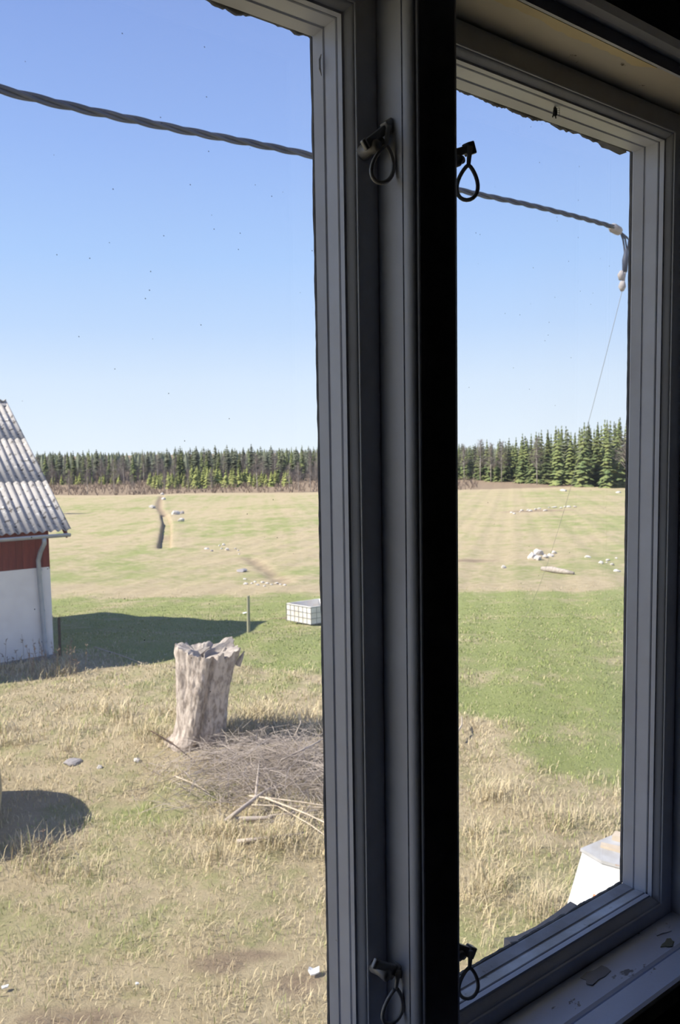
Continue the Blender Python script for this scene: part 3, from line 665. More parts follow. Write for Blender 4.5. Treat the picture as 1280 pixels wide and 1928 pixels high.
# ------------------------------------------------------------------ yard things
def post(px, py, top, rad, mtl, name, label, cat, n=10):
    c = G(px, py); z = gz(c[0], c[1]); h = (py-top)*mpp(c); mb = MB()
    mb.tube([(c[0], c[1], z-.3), (c[0], c[1], z), (c[0]+.01, c[1], z+h*.6), (c[0]+.015, c[1], z+h-.02), (c[0]+.015, c[1], z+h)], [rad*1.05, rad*1.05, rad, rad*.95, rad*.8], n)
    o = mb.build(name, mtl); tag(o, label, cat); return o
post(468, 1191, 1121, .045, M['post'], 'fence_post', 'round wooden fence post at the tip of the barn shadow', 'post')
post(113, 1236, 1162, .035, M['rustpost'], 'fence_post', 'dark thin iron post at the barn corner', 'post', 6)
# cut-down caged tank
ic = G(586, 1178); IZ = gz(ic[0], ic[1]); mp_ = mpp(ic)
crate = empty('caged_tank', (ic[0], ic[1], IZ)); tag(crate, 'cut open white plastic tank in a wire cage on the green field', 'tank')
cage = empty('cage'); cage.parent = crate; inner = empty('inner_tank'); inner.parent = crate
e1 = (-.75*R3+.66*F3).normalized(); e2 = (.97*R3+.62*F3).normalized(); I0 = Vector((ic[0], ic[1], IZ)); L1, L2, IH = 1.02, 1.15, .52
def wallq(a_, b_, nm):
    dirv = (b_-a_).normalized(); nrm = Vector((dirv.y, -dirv.x, 0))*.012; mb = MB(); mb.add([a_-nrm, b_-nrm, b_+nrm, a_+nrm]+[p+Vector((0, 0, IH)) for p in (a_-nrm, b_-nrm, b_+nrm, a_+nrm)], [(0, 3, 2, 1), (4, 5, 6, 7), (0, 1, 5, 4), (1, 2, 6, 5), (2, 3, 7, 6), (3, 0, 4, 7)]); mb.build(nm, M['ibc'], inner)
cs = [I0, I0+e1*L1, I0+e1*L1+e2*L2, I0+e2*L2]
for i in range(4): wallq(cs[i]+Vector((0, 0, .05)), cs[(i+1) % 4]+Vector((0, 0, .05)), 'tank_wall')
mb = MB(); mb.add([c+Vector((0, 0, .05)) for c in cs]+[c+Vector((0, 0, .10)) for c in cs], [(0, 3, 2, 1), (4, 5, 6, 7), (0, 1, 5, 4), (1, 2, 6, 5), (2, 3, 7, 6), (3, 0, 4, 7)]); mb.build('tank_bottom', M['ibc'], inner)
ctr = sum(cs, Vector())/4
for i in range(4):
    a_, b_ = [ctr+(c-ctr)*1.03 for c in (cs[i], cs[(i+1) % 4])]
    for k in range(7):
        p = a_.lerp(b_, k/6); mb = MB(); mb.tube([p, p+Vector((0, 0, IH+.03))], .009, 5); mb.build('cage_bar', M['steel'], cage)
    for k in range(4):
        h = Vector((0, 0, .04+k*(IH-.02)/3)); mb = MB(); mb.tube([a_+h, b_+h], .010, 5); mb.build('cage_bar', M['steel'], cage)
# white box with a weathered lid under the far window
LZ = .95
def LP(px, py, z=LZ): return Vector(plane(px, py, 2, z))
A_, B_, C_, D_ = LP(1092, 1597), LP(1131, 1620), LP(1172, 1631), LP(1142, 1576)
C2 = B_+(C_-B_)*4.2; D2 = A_+(D_-A_)*2.3; E2 = C2+(D2-A_)*.95
bx = empty('white_box', (A_.x, A_.y, gz(A_.x, A_.y))); tag(bx, 'white slanting box with grey weathered lid seen low behind the far sash', 'box')
poly = [A_, B_, C2, E2, D2]; cen = sum(poly, Vector())/5
def loft(p0, z0, p1, z1, nm, mtl):
    n = len(p0); mb = MB(); mb.add([(p.x, p.y, z0) for p in p0]+[(p.x, p.y, z1) for p in p1], [tuple(range(n)), tuple(range(n, 2*n))[::-1]]+[(i, (i+1) % n, n+(i+1) % n, n+i) for i in range(n)]); return mb.build(nm, mtl, bx)
sc_ = lambda k: [cen+(p-cen)*k for p in poly]
loft(sc_(1.34), -.05, sc_(.965), LZ-.02, 'box_body', M['whitebox']); loft(sc_(1.0), LZ-.028, sc_(.995), LZ, 'lid', M['lid'])
def block(pxs, th, name, label, mtl):
    n = len(pxs); p = [LP(*q_) for q_ in pxs]; mb = MB(); mb.add([(v.x, v.y, LZ+.001) for v in p]+[(v.x, v.y, LZ+th) for v in p], [tuple(range(n)), tuple(range(n, 2*n))[::-1]]+[(i, (i+1) % n, n+(i+1) % n, n+i) for i in range(n)]); o = mb.build(name, mtl); tag(o, label, 'wood piece'); return o
block([(1132, 1590), (1150, 1594), (1185, 1602), (1185, 1611), (1148, 1601), (1130, 1596)], .025, 'driftwood', 'bleached flat stick lying on the white box lid', M['stick'])
block([(1152, 1582), (1175, 1588), (1180, 1578), (1158, 1573)], .05, 'wood_block', 'pale wood block on the back of the white box lid', M['stick'])
fa, fb = sc_(1.34), sc_(.965); w0 = Vector((fa[1].x, fa[1].y, -.05)); w1_ = Vector((fa[2].x, fa[2].y, -.05)); w2_ = Vector((fb[1].x, fb[1].y, LZ-.02)); wn = (w1_-w0).cross(w2_-w0).normalized()
if wn.dot(Vector(CAMP)-w0) < 0: wn = -wn
def onwall(px, py): d_ = Vector(pray(px, py)); c_ = Vector(CAMP); return c_+d_*((w0-c_).dot(wn)/d_.dot(wn))
p0, p1 = onwall(1117, 1685), onwall(1136, 1694); mb = MB(); mb.tube([p0+wn*.008, p0.lerp(p1, .5)+wn*.012, p1+wn*.008], [.012, .014, .008], 6); o = mb.build('wood_splint', M['rust'], bx)
# ------------------------------------------------------------------ straw bale at the left edge
bc = CAMP+fwd*9.5+rgt*(-5.50); bz = gz(bc[0], bc[1]); mb = MB(); R_, H_ = 1.08, 1.25; n = 40; rings = []
for (rr_, h) in ((.90, -.06), (.97, .05), (1.0, .25), (.99, .5), (.95, .72), (.85, .88), (.65, .97), (.3, 1.0), (.02, 1.0)):
    rings.append([(bc[0]+R_*rr_*math.cos(2*math.pi*k/n), bc[1]+R_*rr_*math.sin(2*math.pi*k/n), bz+H_*h+.012*math.sin(9*k)) for k in range(n)])
vs = [v for r_ in rings for v in r_]; fs = [(j*n+k, j*n+(k+1) % n, (j+1)*n+(k+1) % n, (j+1)*n+k) for j in range(len(rings)-1) for k in range(n)]+[tuple((len(rings)-1)*n+k for k in range(n)), tuple(range(n))[::-1]]
bale = mesh('straw_bale', vs, fs, M['bale'], None, True); tag(bale, 'rounded straw coloured bale at the left picture edge with dark round shadow', 'bale')

# ------------------------------------------------------------------ rocks
def rock_mesh(seed, mtl):
    bm = bmesh.new(); bmesh.ops.create_icosphere(bm, subdivisions=2, radius=1)
    for v in bm.verts:
        n_ = mnoise.noise(v.co*1.1+Vector((seed*3.1, seed, 0)))*.45+mnoise.noise(v.co*2.8+Vector((0, seed*5, 0)))*.15
        v.co *= 1+n_; v.co.z *= .72
    me = bpy.data.meshes.new('fieldstone'); bm.to_mesh(me); bm.free(); me.materials.append(mtl); return me
RM = [rock_mesh(s_, M['rock']) for s_ in range(6)]; GM = [rock_mesh(s_+20, M['greyrock']) for s_ in range(3)]
def rock(px, py, wpx, label, group=None, grey=False, flat=1.0):
    c = G(px, py, ground); r_ = wpx/2*mpp(c); o = bpy.data.objects.new('boulder' if grey else 'fieldstone', random.choice(GM if grey else RM)); COL.objects.link(o)
    o.location = (c[0], c[1], c[2]+r_*.35*flat); o.scale = (r_, r_, r_*flat); o.rotation_euler = (random.uniform(-.15, .15), random.uniform(-.15, .15), random.uniform(0, 6.28)); tag(o, label, 'stone', group)
for p in ((287, 957, 12), (305, 932, 8), (308, 941, 8)): rock(*p, 'pale fieldstone along the far ditch', 'stones along the far ditch')
rock(331, 969, 16, 'wide pale stone right of the far ditch'); rock(343, 967, 9, 'small stone behind the wide pale one at the ditch', grey=True); rock(341, 982, 13, 'rounded pinkish stone nearest the ditch water')
for p in ((421, 1027, 7), (417, 1034, 5), (427, 1036, 8), (443, 1034, 5), (448, 1037, 4), (413, 1028, 4), (450, 1044, 4)): rock(*p, 'small white stone in the loose scatter beyond the fence post', 'scattered white stones in the field')
rock(389, 1034, 9, 'pinkish low stone left of the white scatter', flat=.6); rock(399, 1038, 5, 'little dark stone beside the pinkish low one', grey=True); rock(455, 1076, 20, 'flat grey slab stone behind the fence post', grey=True, flat=.45)
for i, p in enumerate(((461, 1091, 7), (462, 1100, 9), (474, 1099, 6), (480, 1096, 6), (485, 1102, 7), (494, 1097, 7), (503, 1099, 7), (511, 1101, 5), (521, 1099, 7), (528, 1101, 6), (536, 1102, 6), (498, 1104, 5))): rock(*p, 'small pink-white stone in the row behind the fence post', 'stone row behind the fence post', flat=.7)
for p, lb in (((1002, 1052, 20), 'left white boulder of the pile in the far pane'), ((1013, 1044, 20), 'highest white boulder of the pile in the far pane'), ((1012, 1054, 16), 'front white boulder of the pile in the far pane'), ((1027, 1050, 11), 'middle small boulder of the pile in the far pane'), ((1036, 1048, 11), 'low stone on the right half of the boulder pile'), ((1043, 1042, 10), 'rightmost stone of the boulder pile')): rock(*p, lb, 'white boulder pile')
rock(948, 1070, 10, 'single white stone left of the boulder pile'); rock(1106, 1050, 12, 'single flat white stone right of the boulder pile', flat=.6)
for p in ((1131, 1061, 9), (1144, 1056, 8), (1152, 1064, 8), (1160, 1052, 5), (1142, 1060, 4)): rock(*p, 'white stone in the loose group beside the far sash bar', 'white stones by the far sash bar')
rock(1161, 1076, 14, 'broad low pink stone under the white group', flat=.5); rock(1184, 1071, 16, 'broad pink stone half hidden by the far sash bar', flat=.7)
for i in range(16):
    px = 960+i*8+random.uniform(-3, 3); rock(px, 966-.10*(px-960)+random.uniform(-3, 3), random.uniform(4, 9), 'pale stone in the long row across the upper field', 'stone row across the upper field', flat=.7)
for p in ((1060, 925, 13), (1164, 928, 10)): rock(*p, 'white stone at the foot of the far spruce edge', 'white stones at the wood edge', flat=.6)
rock(138, 1437, 30, 'grey flat boulder sunk in the grass left of the stump', grey=True, flat=.5); rock(258, 1434, 13, 'small pale stone between boulder and stump'); rock(187, 1446, 10, 'tiny pale stone by the grey boulder')
rock(77, 927, 5, 'white speck of stone at the far field edge by the barn')
# white litter
def scrap(px, py, s_, label):
    c = G(px, py); mb = MB(); n = 7; vs = []
    for i in range(n): a_ = 2*math.pi*i/n; rr_ = s_*random.uniform(.5, 1); vs.append((c[0]+rr_*math.cos(a_), c[1]+rr_*math.sin(a_), c[2]+.03+random.uniform(0, .5)*s_))
    vs += [(v[0], v[1], v[2]+.012) for v in vs]; o = mesh('paper_scrap', vs, [tuple(range(n))[::-1], tuple(range(n, 2*n))]+[(i, (i+1) % n, n+(i+1) % n, n+i) for i in range(n)], M['paper']); tag(o, label, 'litter')
scrap(590, 1838, .07, 'crumpled white scrap on bare soil by the near sash'); scrap(10, 1866, .035, 'white scrap in the grass at the lower left'); scrap(461, 1157, .11, 'white scrap left of the wooden fence post'); scrap(258, 1860, .02, 'tiny white scrap in the short grass')
# fallen log in the far pane
a_, b_ = Vector(G(1020, 1074)), Vector(G(1080, 1082)); r0 = .14; mb = MB(); z_ = Vector((0, 0, r0*.7))
mb.tube([a_+z_, a_.lerp(b_, .3)+z_*1.2, a_.lerp(b_, .7)+z_, b_+z_*.8], [r0*.8, r0*1.2, r0, r0*.5], 9); lg = mb.build('fallen_log', M['wood'], None, True); tag(lg, 'bleached fallen log in the straw grass below the white boulders', 'log')
# water standing in the ditch
mb = MB(); pts = [Vector(G(*p)) for p in ((313, 995), (312, 1005), (311, 1015), (309, 1026))]; vs = []
for p in pts: vs += [(p.x-.28*rgt[0], p.y-.28*rgt[1], p.z-.72), (p.x+.32*rgt[0], p.y+.32*rgt[1], p.z-.72)]
wt = mesh('ditch_water', vs, [(2*i, 2*i+1, 2*i+3, 2*i+2) for i in range(3)], M['water']); tag(wt, 'strip of dark water in the far ditch', 'water', kind='stuff')

# ------------------------------------------------------------------ overhead cable and wire
def CP(px, py, dep): return Vector(CAMP+pray(px, py)*dep)
cab = empty('overhead_cable', CP(1160, 430, 6.4)); tag(cab, 'twisted dark overhead cable crossing the sky in front of the house', 'cable')
ctl = [(-900, -115, 1.9), (-400, 40, 2.35), (0, 168, 2.9), (300, 236, 3.5), (588, 293, 4.2), (860, 357, 4.95), (1000, 387, 5.5), (1100, 412, 6.0), (1160, 429, 6.4)]
cpts = [CP(*c) for c in ctl]; dense = []
for i in range(len(cpts)-1):
    p0, p1, p2, p3 = cpts[max(i-1, 0)], cpts[i], cpts[i+1], cpts[min(i+2, len(cpts)-1)]
    for k in range(40):
        t_ = k/40; dense.append(.5*((2*p1)+(p2-p0)*t_+(2*p0-5*p1+4*p2-p3)*t_*t_+(3*p1-p0-3*p2+p3)*t_**3))
dense.append(cpts[-1])
acc = 0; hel = [[], [], []]
for i, p in enumerate(dense):
    if i: acc += (p-dense[i-1]).length
    t_ = (dense[min(i+1, len(dense)-1)]-dense[max(i-1, 0)]).normalized(); a_ = t_.cross(Vector((0, 0, 1))).normalized(); b_ = t_.cross(a_)
    for s_ in range(3):
        an = acc/.5*2*math.pi+s_*2*math.pi/3; hel[s_].append(p+(a_*math.cos(an)+b_*math.sin(an))*.0100)
for s_ in range(3):
    mb = MB(); mb.tube(hel[s_], .0088, 6); mb.build('strand', M['cable'], cab, True)
def CQ(px, py, dep): return CP(px-11, py, dep)
mb = MB(); c1, c2 = CP(1150, 427, 6.35), CP(1168, 437, 6.5); mb.tube([c1, c1.lerp(c2, .2), c1.lerp(c2, .8), c2], [.018, .038, .036, .015], 8); mb.build('clamp', M['greyrock'], cab)
for k, (ex_, ey_) in enumerate(((1186, 462), (1190, 458), (1194, 440))):
    mb = MB(); mb.tube([CQ(1172, 434+k, 6.45), CQ(1180, 440-k, 6.5), CQ(ex_-2, 452-2*k, 6.5), CQ(ex_+1, ey_+12, 6.5), CQ(1189, 500, 6.5)], .008, 6); mb.build('tail_wire', M['cable'], cab, True)
mb = MB(); mb.tube([CQ(1190, 470, 6.5), CQ(1188, 490, 6.5), CQ(1187, 512, 6.5)], [.015, .026, .02], 8); mb.build('connector', M['cable'], cab, True)
mb = MB(); mb.tube([CQ(1181, 510, 6.5), CQ(1180, 518, 6.5), CQ(1180, 527, 6.5)], [.014, .030, .018], 8); mb.tube([CQ(1187, 512, 6.5), CQ(1184, 530, 6.5)], .014, 6); mb.build('connector', M['greyrock'], cab, True)
mb = MB(); mb.tube([CQ(1183, 530, 6.5), CQ(1182, 540, 6.5), CQ(1182, 548, 6.5)], [.020, .031, .014], 8); mb.build('insulator', M['greyrock'], cab, True)
ge = Vector(G(952, 1180)); gs = CQ(1182, 548, 6.5)
mb = MB(); pts = [gs.lerp(ge, t_)-Vector((0, 0, 1.0*4*t_*(1-t_))) for t_ in np.linspace(0, 1, 24)]; mb.tube(pts, .0022, 5); o = mb.build('guy_wire', M['steel'], None, True); tag(o, 'thin wire running down from the cable end to the green field', 'wire')
# the pole it is fixed to stands behind the far sash bar
pc = CAMP+pray(1232, 900)*6.65; pz = gz(pc[0], pc[1]); mb = MB(); mb.tube([(pc[0], pc[1], pz-.4), (pc[0], pc[1], pz), (pc[0], pc[1], ZC+3.0), (pc[0], pc[1], ZC+3.05)], [.10, .10, .08, .05], 14)
pl = empty('utility_pole', (pc[0], pc[1], pz)); tag(pl, 'wooden cable pole hidden behind the far sash bar', 'pole'); mb.build('pole', M['post'], pl, True)
mb = MB(); mb.tube([CP(1189, 496, 6.5), Vector((pc[0], pc[1], CP(1189, 496, 6.5).z))], .012, 6); mb.build('bracket', M['steel'], pl)

# ------------------------------------------------------------------ trees
def conifer(seed, mtl, h=14.0, spread=2.2, layers=17, crown=.06, per=9, top=.0, name='spruce', droop=.35):
    r2 = random.Random(seed); root = empty(name); mb = MB(); mb.tube([(0, 0, -.6), (0, 0, h*.5), (0, 0, h*.98)], [h*.012, h*.008, .02], 5)
    mb.build('trunk', M['trunk'], root)
    vs = []; fs = []
    for j in range(layers):
        t_ = j/(layers-1); z = h*(crown+(1-crown)*t_); wr = spread*((1-t_)**.85*(1-top)+top*math.sin(math.pi*min(1, .12+t_*.86)))+.10
        for k in range(per):
            a_ = 2*math.pi*(k+r2.random()*.8)/per+j*.7; L_ = wr*r2.uniform(.55, 1.15); wd = L_*r2.uniform(.28, .45)+.12; dz = -L_*droop*r2.uniform(.6, 1.4); zz = z+r2.uniform(-.3, .3)
            ca, sa = math.cos(a_), math.sin(a_); b0 = len(vs)
            vs += [(0, 0, zz+.25), (ca*L_*.55-sa*wd, sa*L_*.55+ca*wd, zz+dz*.6), (ca*L_, sa*L_, zz+dz), (ca*L_*.55+sa*wd, sa*L_*.55-ca*wd, zz+dz*.6), (ca*L_*.5, sa*L_*.5, zz+dz*.35+.18)]
            fs += [(b0, b0+1, b0+4), (b0+1, b0+2, b0+4), (b0+2, b0+3, b0+4), (b0+3, b0, b0+4)]
    mesh('foliage', vs, fs, mtl, root); return root
def birch(seed, h=11.0, name='bare_birch'):
    r2 = random.Random(seed); root = empty(name); mb = MB(); bx_ = r2.uniform(-.3, .3)
    mb.tube([(0, 0, -.5), (bx_*.4, 0, h*.4), (bx_, .1, h*.75), (bx_*1.1, .1, h)], [.13, .10, .06, .015], 6); mb.build('trunk', M['birch'], root, True)
    mb = MB()
    for i in range(110):
        t_ = r2.uniform(.28, .98); a_ = r2.uniform(0, 6.28); L_ = (1-t_)*h*.30+r2.uniform(.4, 1.0); p = Vector((bx_*t_, .1*t_, h*t_)); d_ = Vector((math.cos(a_)*.7, math.sin(a_)*.7, r2.uniform(.4, 1.0))).normalized(); q_ = p+d_*L_
        mb.tube([p, p+d_*L_*.6, q_+Vector((0, 0, -.15))], [.035, .025, .012], 3, cap=False)
        for k in range(3):
            s_ = p.lerp(q_, r2.uniform(.35, .95)); e_ = Vector((r2.uniform(-1, 1), r2.uniform(-1, 1), r2.uniform(-.3, .8))).normalized()*L_*.4; mb.tube([s_, s_+e_], [.02, .008], 3, cap=False)
    mb.build('twigs', M['birchtwig'], root); return root
SPR = [conifer(s_, M['needle'], 14, 2.7, name='spruce') for s_ in range(4)]
PIN = [conifer(30+s_, M['pine'], 14, 2.3, layers=13, crown=.34, per=9, top=.8, name='pine', droop=.1) for s_ in range(3)]
YNG = [conifer(60+s_, M['young'], 5, 1.9, layers=12, crown=.02, per=8, name='young_spruce') for s_ in range(3)]
BIR = [birch(90+s_) for s_ in range(4)]
used = set()
def plant(protos, q_, u_, sc_l, label, group):
    p = random.choice(protos); o = p
    if p.name in used: o = copy_tree(p)
    else: used.add(p.name)
    P_ = CAMP+q_*(fwd+u_*rgt); o.location = (P_[0], P_[1], gz(P_[0], P_[1])); o.rotation_euler = (0, 0, random.uniform(0, 6.28)); k = sc_l*random.uniform(.93, 1.07); o.scale = (k*1.05, k*1.05, k)
    tag(o, label, 'tree', group); return o
def uu(px): return (px-640)/FPX
# far forest across the near pane
for row, (q0, n_) in enumerate(((306, 44), (325, 56), (350, 60), (385, 60))):
    for i in range(n_):
        px = -60+960*(i+random.uniform(.1, .9))/n_; q_ = q0+random.uniform(-9, 9)
        kind = random.random(); tp = 846+random.uniform(-3, 5)-(4 if px > 330 else 0)
        h = (12.3+(q_-300)*.006+(846-tp)/FPX*q_)
        if kind < .36: plant(SPR, q_, uu(px), h/14*1.0, 'dark spruce in the far forest beyond the field', 'far forest spruces')
        elif kind < .74: plant(PIN, q_, uu(px), h/14, 'thin crowned pine in the far forest beyond the field', 'far forest pines')
        else: plant(BIR, q_-14, uu(px), h/11*.85, 'bare birch in front of the far forest', 'far forest birches')
# spruce wood in the far pane, nearer and taller towards the right
for row in range(5):
    for i in range(27):
        t_ = (i+random.uniform(.1, .9))/27; px = 820+500*t_; q_ = np.interp(px, [820, 860, 1000, 1190, 1320], [300, 292, 232, 196, 180])+row*11+random.uniform(-5, 5)
        topy = np.interp(px, [820, 862, 960, 1050, 1080, 1120, 1190, 1320], [842, 838, 828, 808, 812, 800, 798, 790])+random.uniform(-4, 12)
        h = ZC+(838-topy)/FPX*q_-gz(*(CAMP+q_*(fwd+uu(px)*rgt))[:2])
        plant(SPR if random.random() < (.65 if px < 960 else .9) else PIN, q_, uu(px), max(h, 8)/14, 'tall dark spruce in the wood across the upper right field', 'spruce wood on the right')
for px, s_ in ((1052, 1.05), (1100, 1.1), (1145, 1.08)): plant(SPR, np.interp(px, [1000, 1190], [222, 190]), uu(px), s_*1.0, 'broad spruce standing forward at the wood edge', 'spruce wood on the right')
for px, q_, s_ in ((1180, 188, 1.45), (1012, 222, 1.2), (945, 250, 1.2), (905, 268, 1.2), (875, 280, 1.2), (925, 258, 1.15)): plant(BIR, q_, uu(px), s_, 'pale bare birch standing before the right hand spruce wood', 'birches before the spruce wood')
# young spruces and lone birches on the clearing
for i in range(100):
    px = random.uniform(280, 548); q_ = random.uniform(236, 290); plant(YNG, q_, uu(px), random.uniform(.85, 1.15)*(1.1 if 360 < px < 470 else .8), 'yellow-green young spruce in the dense clump on the clearing', 'young spruces on the clearing')
for i in range(24):
    px = random.uniform(60, 240); plant(YNG, random.uniform(292, 305), uu(px), random.uniform(.6, .95), 'small yellow-green spruce along the clearing behind the barn', 'small spruces behind the clearing')
for px, s_ in ((485, .95), (399, .6), (545, .7), (563, .75), (216, .9), (355, .6), (585, .7), (596, .65), (165, .6), (250, .5), (310, .55), (130, .6)):
    plant(BIR, random.uniform(206, 214), uu(px), s_, 'thin lone birch on the brown clearing at the far field edge', 'lone birches on the clearing')
plant(SPR, 120, uu(48), .62, 'dark spruce top peeping out behind the barn roof', 'spruce behind the barn')
for lst in (SPR, PIN, YNG, BIR):
    for p in lst:
        if p.name not in used:
            for ch in list(p.children): bpy.data.objects.remove(ch)
            bpy.data.objects.remove(p)
# brushwood of the clearing
specs = []
for i in range(1500):
    q_ = random.uniform(203, 285); px = random.uniform(-40, 900); P_ = CAMP+q_*(fwd+uu(px)*rgt); z = gz(P_[0], P_[1])
    for k in range(3):
        a_ = random.uniform(0, 6.28); h = random.uniform(.5, 1.9); s_ = Vector((P_[0], P_[1], z)); specs.append(([s_, s_+Vector((math.cos(a_)*h*.5, math.sin(a_)*h*.5, h))], [.09, .03]))
o = twig_mesh('clearing_brushwood', specs, M['brushwood']); tag(o, 'low brown brushwood covering the clearing before the forest', 'brushwood', kind='stuff')
specs = []
for i in range(1300):
    q_ = random.uniform(292, 372); px = random.uniform(-60, 900); P_ = CAMP+q_*(fwd+uu(px)*rgt); s_ = Vector((P_[0], P_[1], gz(P_[0], P_[1])))
    for k in range(4):
        a_ = random.uniform(0, 6.28); h = random.uniform(2, 6.5); specs.append(([s_, s_+Vector((math.cos(a_)*h*.25, math.sin(a_)*h*.25, h))], [.10, .04]))
o = twig_mesh('forest_undergrowth', specs, M['birchtwig']); tag(o, 'bare grey-brown undergrowth between the far forest trunks', 'undergrowth', kind='stuff')
# forest behind the forest
vs = []; fs = []
for i in range(900):
    q_ = random.uniform(420, 760); px = random.uniform(-250, 1500); h = 13.2+(q_-420)*.002+random.uniform(-1, 1.2); P_ = CAMP+q_*(fwd+uu(px)*rgt); z = gz(P_[0], P_[1]); b0 = len(vs); r_ = random.uniform(1.8, 3)
    for (hh, rr_) in ((0, .5), (.15, 1), (.55, .7)):
        for k in range(6): a_ = k*math.pi/3+i; vs.append((P_[0]+r_*rr_*math.cos(a_), P_[1]+r_*rr_*math.sin(a_), z+h*hh+.6*math.sin(k*2.3+i)))
    vs.append((P_[0], P_[1], z+h))
    for j in range(2):
        for k in range(6): fs.append((b0+j*6+k, b0+j*6+(k+1) % 6, b0+j*6+6+(k+1) % 6, b0+j*6+6+k))
    for k in range(6): fs.append((b0+12+k, b0+12+(k+1) % 6, b0+18))
o = mesh('distant_forest', vs, fs, M['pine']); tag(o, 'dense distant forest along the skyline', 'forest', kind='stuff')

# ------------------------------------------------------------------ grass
def blades(name, N, qlo, qhi, label, hmin, hmax, wid, seed, dens=1.5, tall=False, spots=None):
    g = np.random.default_rng(seed)
    if spots is None:
        t_ = g.random(N); q_ = (qlo**(2-dens)+t_*(qhi**(2-dens)-qlo**(2-dens)))**(1/(2-dens)); u_ = g.uniform(-.52, .46, N)
        x = CAMP[0]+q_*(fwd[0]+u_*rgt[0]); y = CAMP[1]+q_*(fwd[1]+u_*rgt[1])
    else: x, y = spots; N = len(x); q_, _ = qr(x, y)
    ok = ~((x > BX-BL-.1) & (x < BX+.1) & (y > BY-.1) & (y < BY+BW+.1)); x, y, q_ = x[ok], y[ok], q_[ok]; N = len(x)
    gr, br = zones(x, y); z = ground(x, y)
    cl = .5+.5*np.sin(x*5.1+1.3*np.sin(y*3.3))*np.cos(y*4.7+1.1*np.sin(x*2.9))          # clumps
    keep = g.random(N) < (1-sstep(q_, 24, 38))*(.35+.65*cl)*(1-.75*np.clip(br*1.2, 0, 1)); x, y, z, gr, br, q_, cl = [a[keep] for a in (x, y, z, gr, br, q_, cl)]; N = len(x)
    isg = g.random(N) < np.clip(gr*(.35 if tall else 1.05)-.02, 0, .95)
    hgt = g.uniform(hmin, hmax, N)*(.55+.75*cl)*np.where(isg, .75, 1.0)*np.where(gr > .7, .6, 1.0)
    lean = np.where(isg, g.uniform(.2, .9, N), g.uniform(.5, 2.2, N))*(.85 if tall else 1); a = g.uniform(0, 2*np.pi, N)
    dx, dy = np.cos(a), np.sin(a); wdt = wid*g.uniform(.6, 1.4, N)*np.clip(q_/9, .8, 2.2); nrm = 1/np.sqrt(1+lean**2)
    ax, ay = -np.sin(a)*wdt/2, np.cos(a)*wdt/2; hz = hgt*nrm; hx = hgt*lean*nrm
    V = np.empty((N, 5, 3)); V[:, 0] = np.stack([x-ax, y-ay, z-.01], 1); V[:, 1] = np.stack([x+ax, y+ay, z-.01], 1)
    mx, my, mz = x+dx*hx*.35, y+dy*hx*.35, z+hz*.65
    V[:, 2] = np.stack([mx+ax*.8, my+ay*.8, mz], 1); V[:, 3] = np.stack([mx-ax*.8, my-ay*.8, mz], 1); V[:, 4] = np.stack([x+dx*hx, y+dy*hx, z+hz], 1)
    me = bpy.data.meshes.new(name); me.vertices.add(N*5); me.vertices.foreach_set('co', V.astype(np.float32).ravel())
    b0 = np.arange(N)[:, None]*5; lp = np.concatenate([b0+np.array([[0, 1, 2, 3]]), b0+np.array([[3, 2, 4]])], 1).ravel()
    me.loops.add(len(lp)); me.loops.foreach_set('vertex_index', lp.astype(np.int32)); me.polygons.add(2*N)
    ls = (np.arange(N)[:, None]*7+np.array([[0, 4]])).ravel(); me.polygons.foreach_set('loop_start', ls.astype(np.int32)); me.update(calc_edges=True); me.validate()
    straw = np.array([.65, .55, .355])*g.uniform(.65, 1.12, N)[:, None]+g.uniform(-.03, .03, N)[:, None]*np.array([1, .3, -.5]); green = np.array([.29, .335, .115])*g.uniform(.7, 1.4, N)[:, None]
    c = np.where(isg[:, None], green, straw); c = np.repeat(np.concatenate([np.clip(c, .01, 1), np.ones((N, 1))], 1)[:, None], 5, 1)
    at_ = me.color_attributes.new('tint', 'FLOAT_COLOR', 'POINT'); at_.data.foreach_set('color', c.astype(np.float32).ravel())
    me.materials.append(M['blade']); o = bpy.data.objects.new(name, me); COL.objects.link(o); tag(o, label, 'grass', kind='stuff'); return o
m = bpy.data.materials.new('grass_blades'); m.use_nodes = True; t = m.node_tree; b = t.nodes['Principled BSDF']; at_ = t.nodes.new('ShaderNodeAttribute'); at_.attribute_name = 'tint'
t.links.new(at_.outputs['Color'], b.inputs['Base Color']); b.inputs['Roughness'].default_value = .85; b.inputs['Specular IOR Level'].default_value = .15; M['blade'] = m
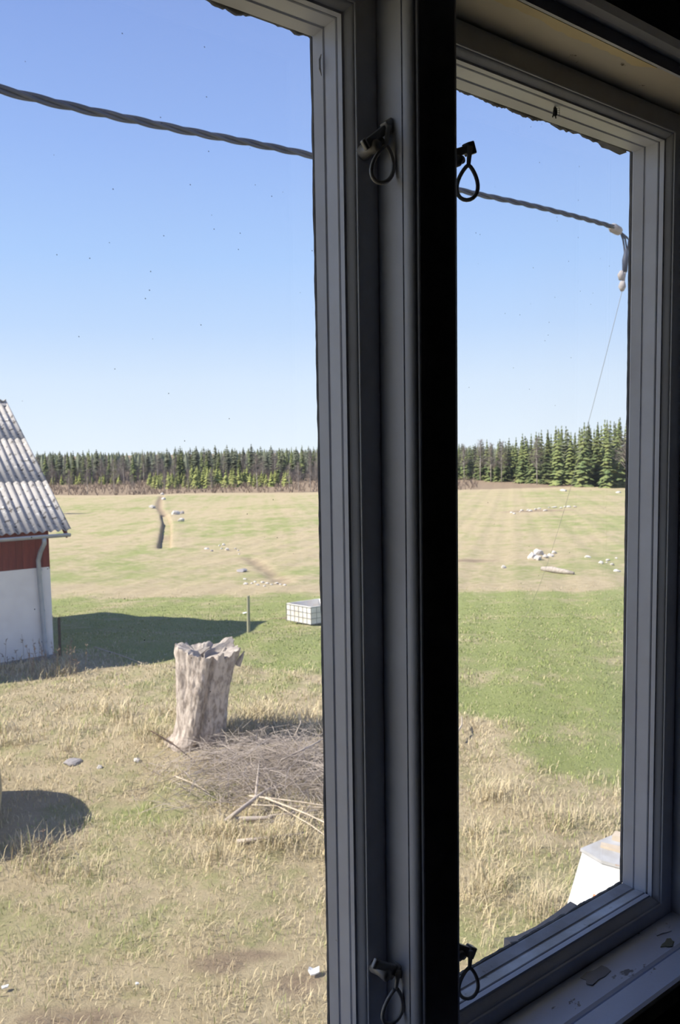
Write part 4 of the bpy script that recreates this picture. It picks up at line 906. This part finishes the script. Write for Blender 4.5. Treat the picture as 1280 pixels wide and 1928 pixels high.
BARE_NEAR = True
blades('yard_grass', 210000, 5.4, 40, 'short matted straw and green grass of the yard', .05, .13, .006, 3, 1.3)
# taller dry tufts
g = np.random.default_rng(5); xs_, ys_ = [], []
for (pa, pb, ya_, yb_, n_, k_) in ((400, 640, 1330, 1392, 26, 260), (380, 700, 1540, 1620, 26, 160), (0, 330, 1330, 1420, 22, 90), (860, 1180, 1480, 1800, 34, 110), (0, 130, 1250, 1275, 14, 60), (0, 180, 1590, 1650, 12, 60)):
    for i in range(n_):
        c = G(g.uniform(pa, pb), g.uniform(ya_, yb_)); k2 = int(k_*g.uniform(.5, 1.3)); xs_.append(c[0]+g.normal(0, .13, k2)); ys_.append(c[1]+g.normal(0, .13, k2))
blades('dry_tufts', 0, 0, 0, 'long dry straw tufts standing out of the yard grass', .14, .38, .006, 9, spots=(np.concatenate(xs_), np.concatenate(ys_)), tall=True)
# dead weed stalks by the barn
specs = []
for i in range(46):
    px = random.uniform(0, 160); py = random.uniform(1248, 1275); c = G(px, py); h = random.uniform(.25, .75); s_ = Vector((c[0], c[1], gz(c[0], c[1])-.02)); e_ = s_+Vector((random.uniform(-.1, .1), random.uniform(-.1, .1), h)); specs.append(([s_, s_.lerp(e_, .6)+Vector((.01, 0, 0)), e_], [.005, .004, .003]))
    for k in range(4): p = s_.lerp(e_, random.uniform(.7, 1)); specs.append(([p, p+Vector((random.uniform(-.05, .05), random.uniform(-.05, .05), random.uniform(.01, .06)))], [.009, .004]))
for (px, py, h) in ((80, 1618, .33), (92, 1622, .2), (70, 1622, .22)):
    c = G(px, py); s_ = Vector((c[0], c[1], gz(c[0], c[1]))); e_ = s_+Vector((.03, .02, h)); specs.append(([s_, e_], [.005, .004]))
    for k in range(5): specs.append(([e_, e_+Vector((random.uniform(-.04, .04), random.uniform(-.04, .04), random.uniform(0, .05)))], [.008, .004]))
o = twig_mesh('dead_weeds', specs, M['brushwood']); tag(o, 'dead brown weed stalks along barn and bale', 'weeds', kind='stuff')
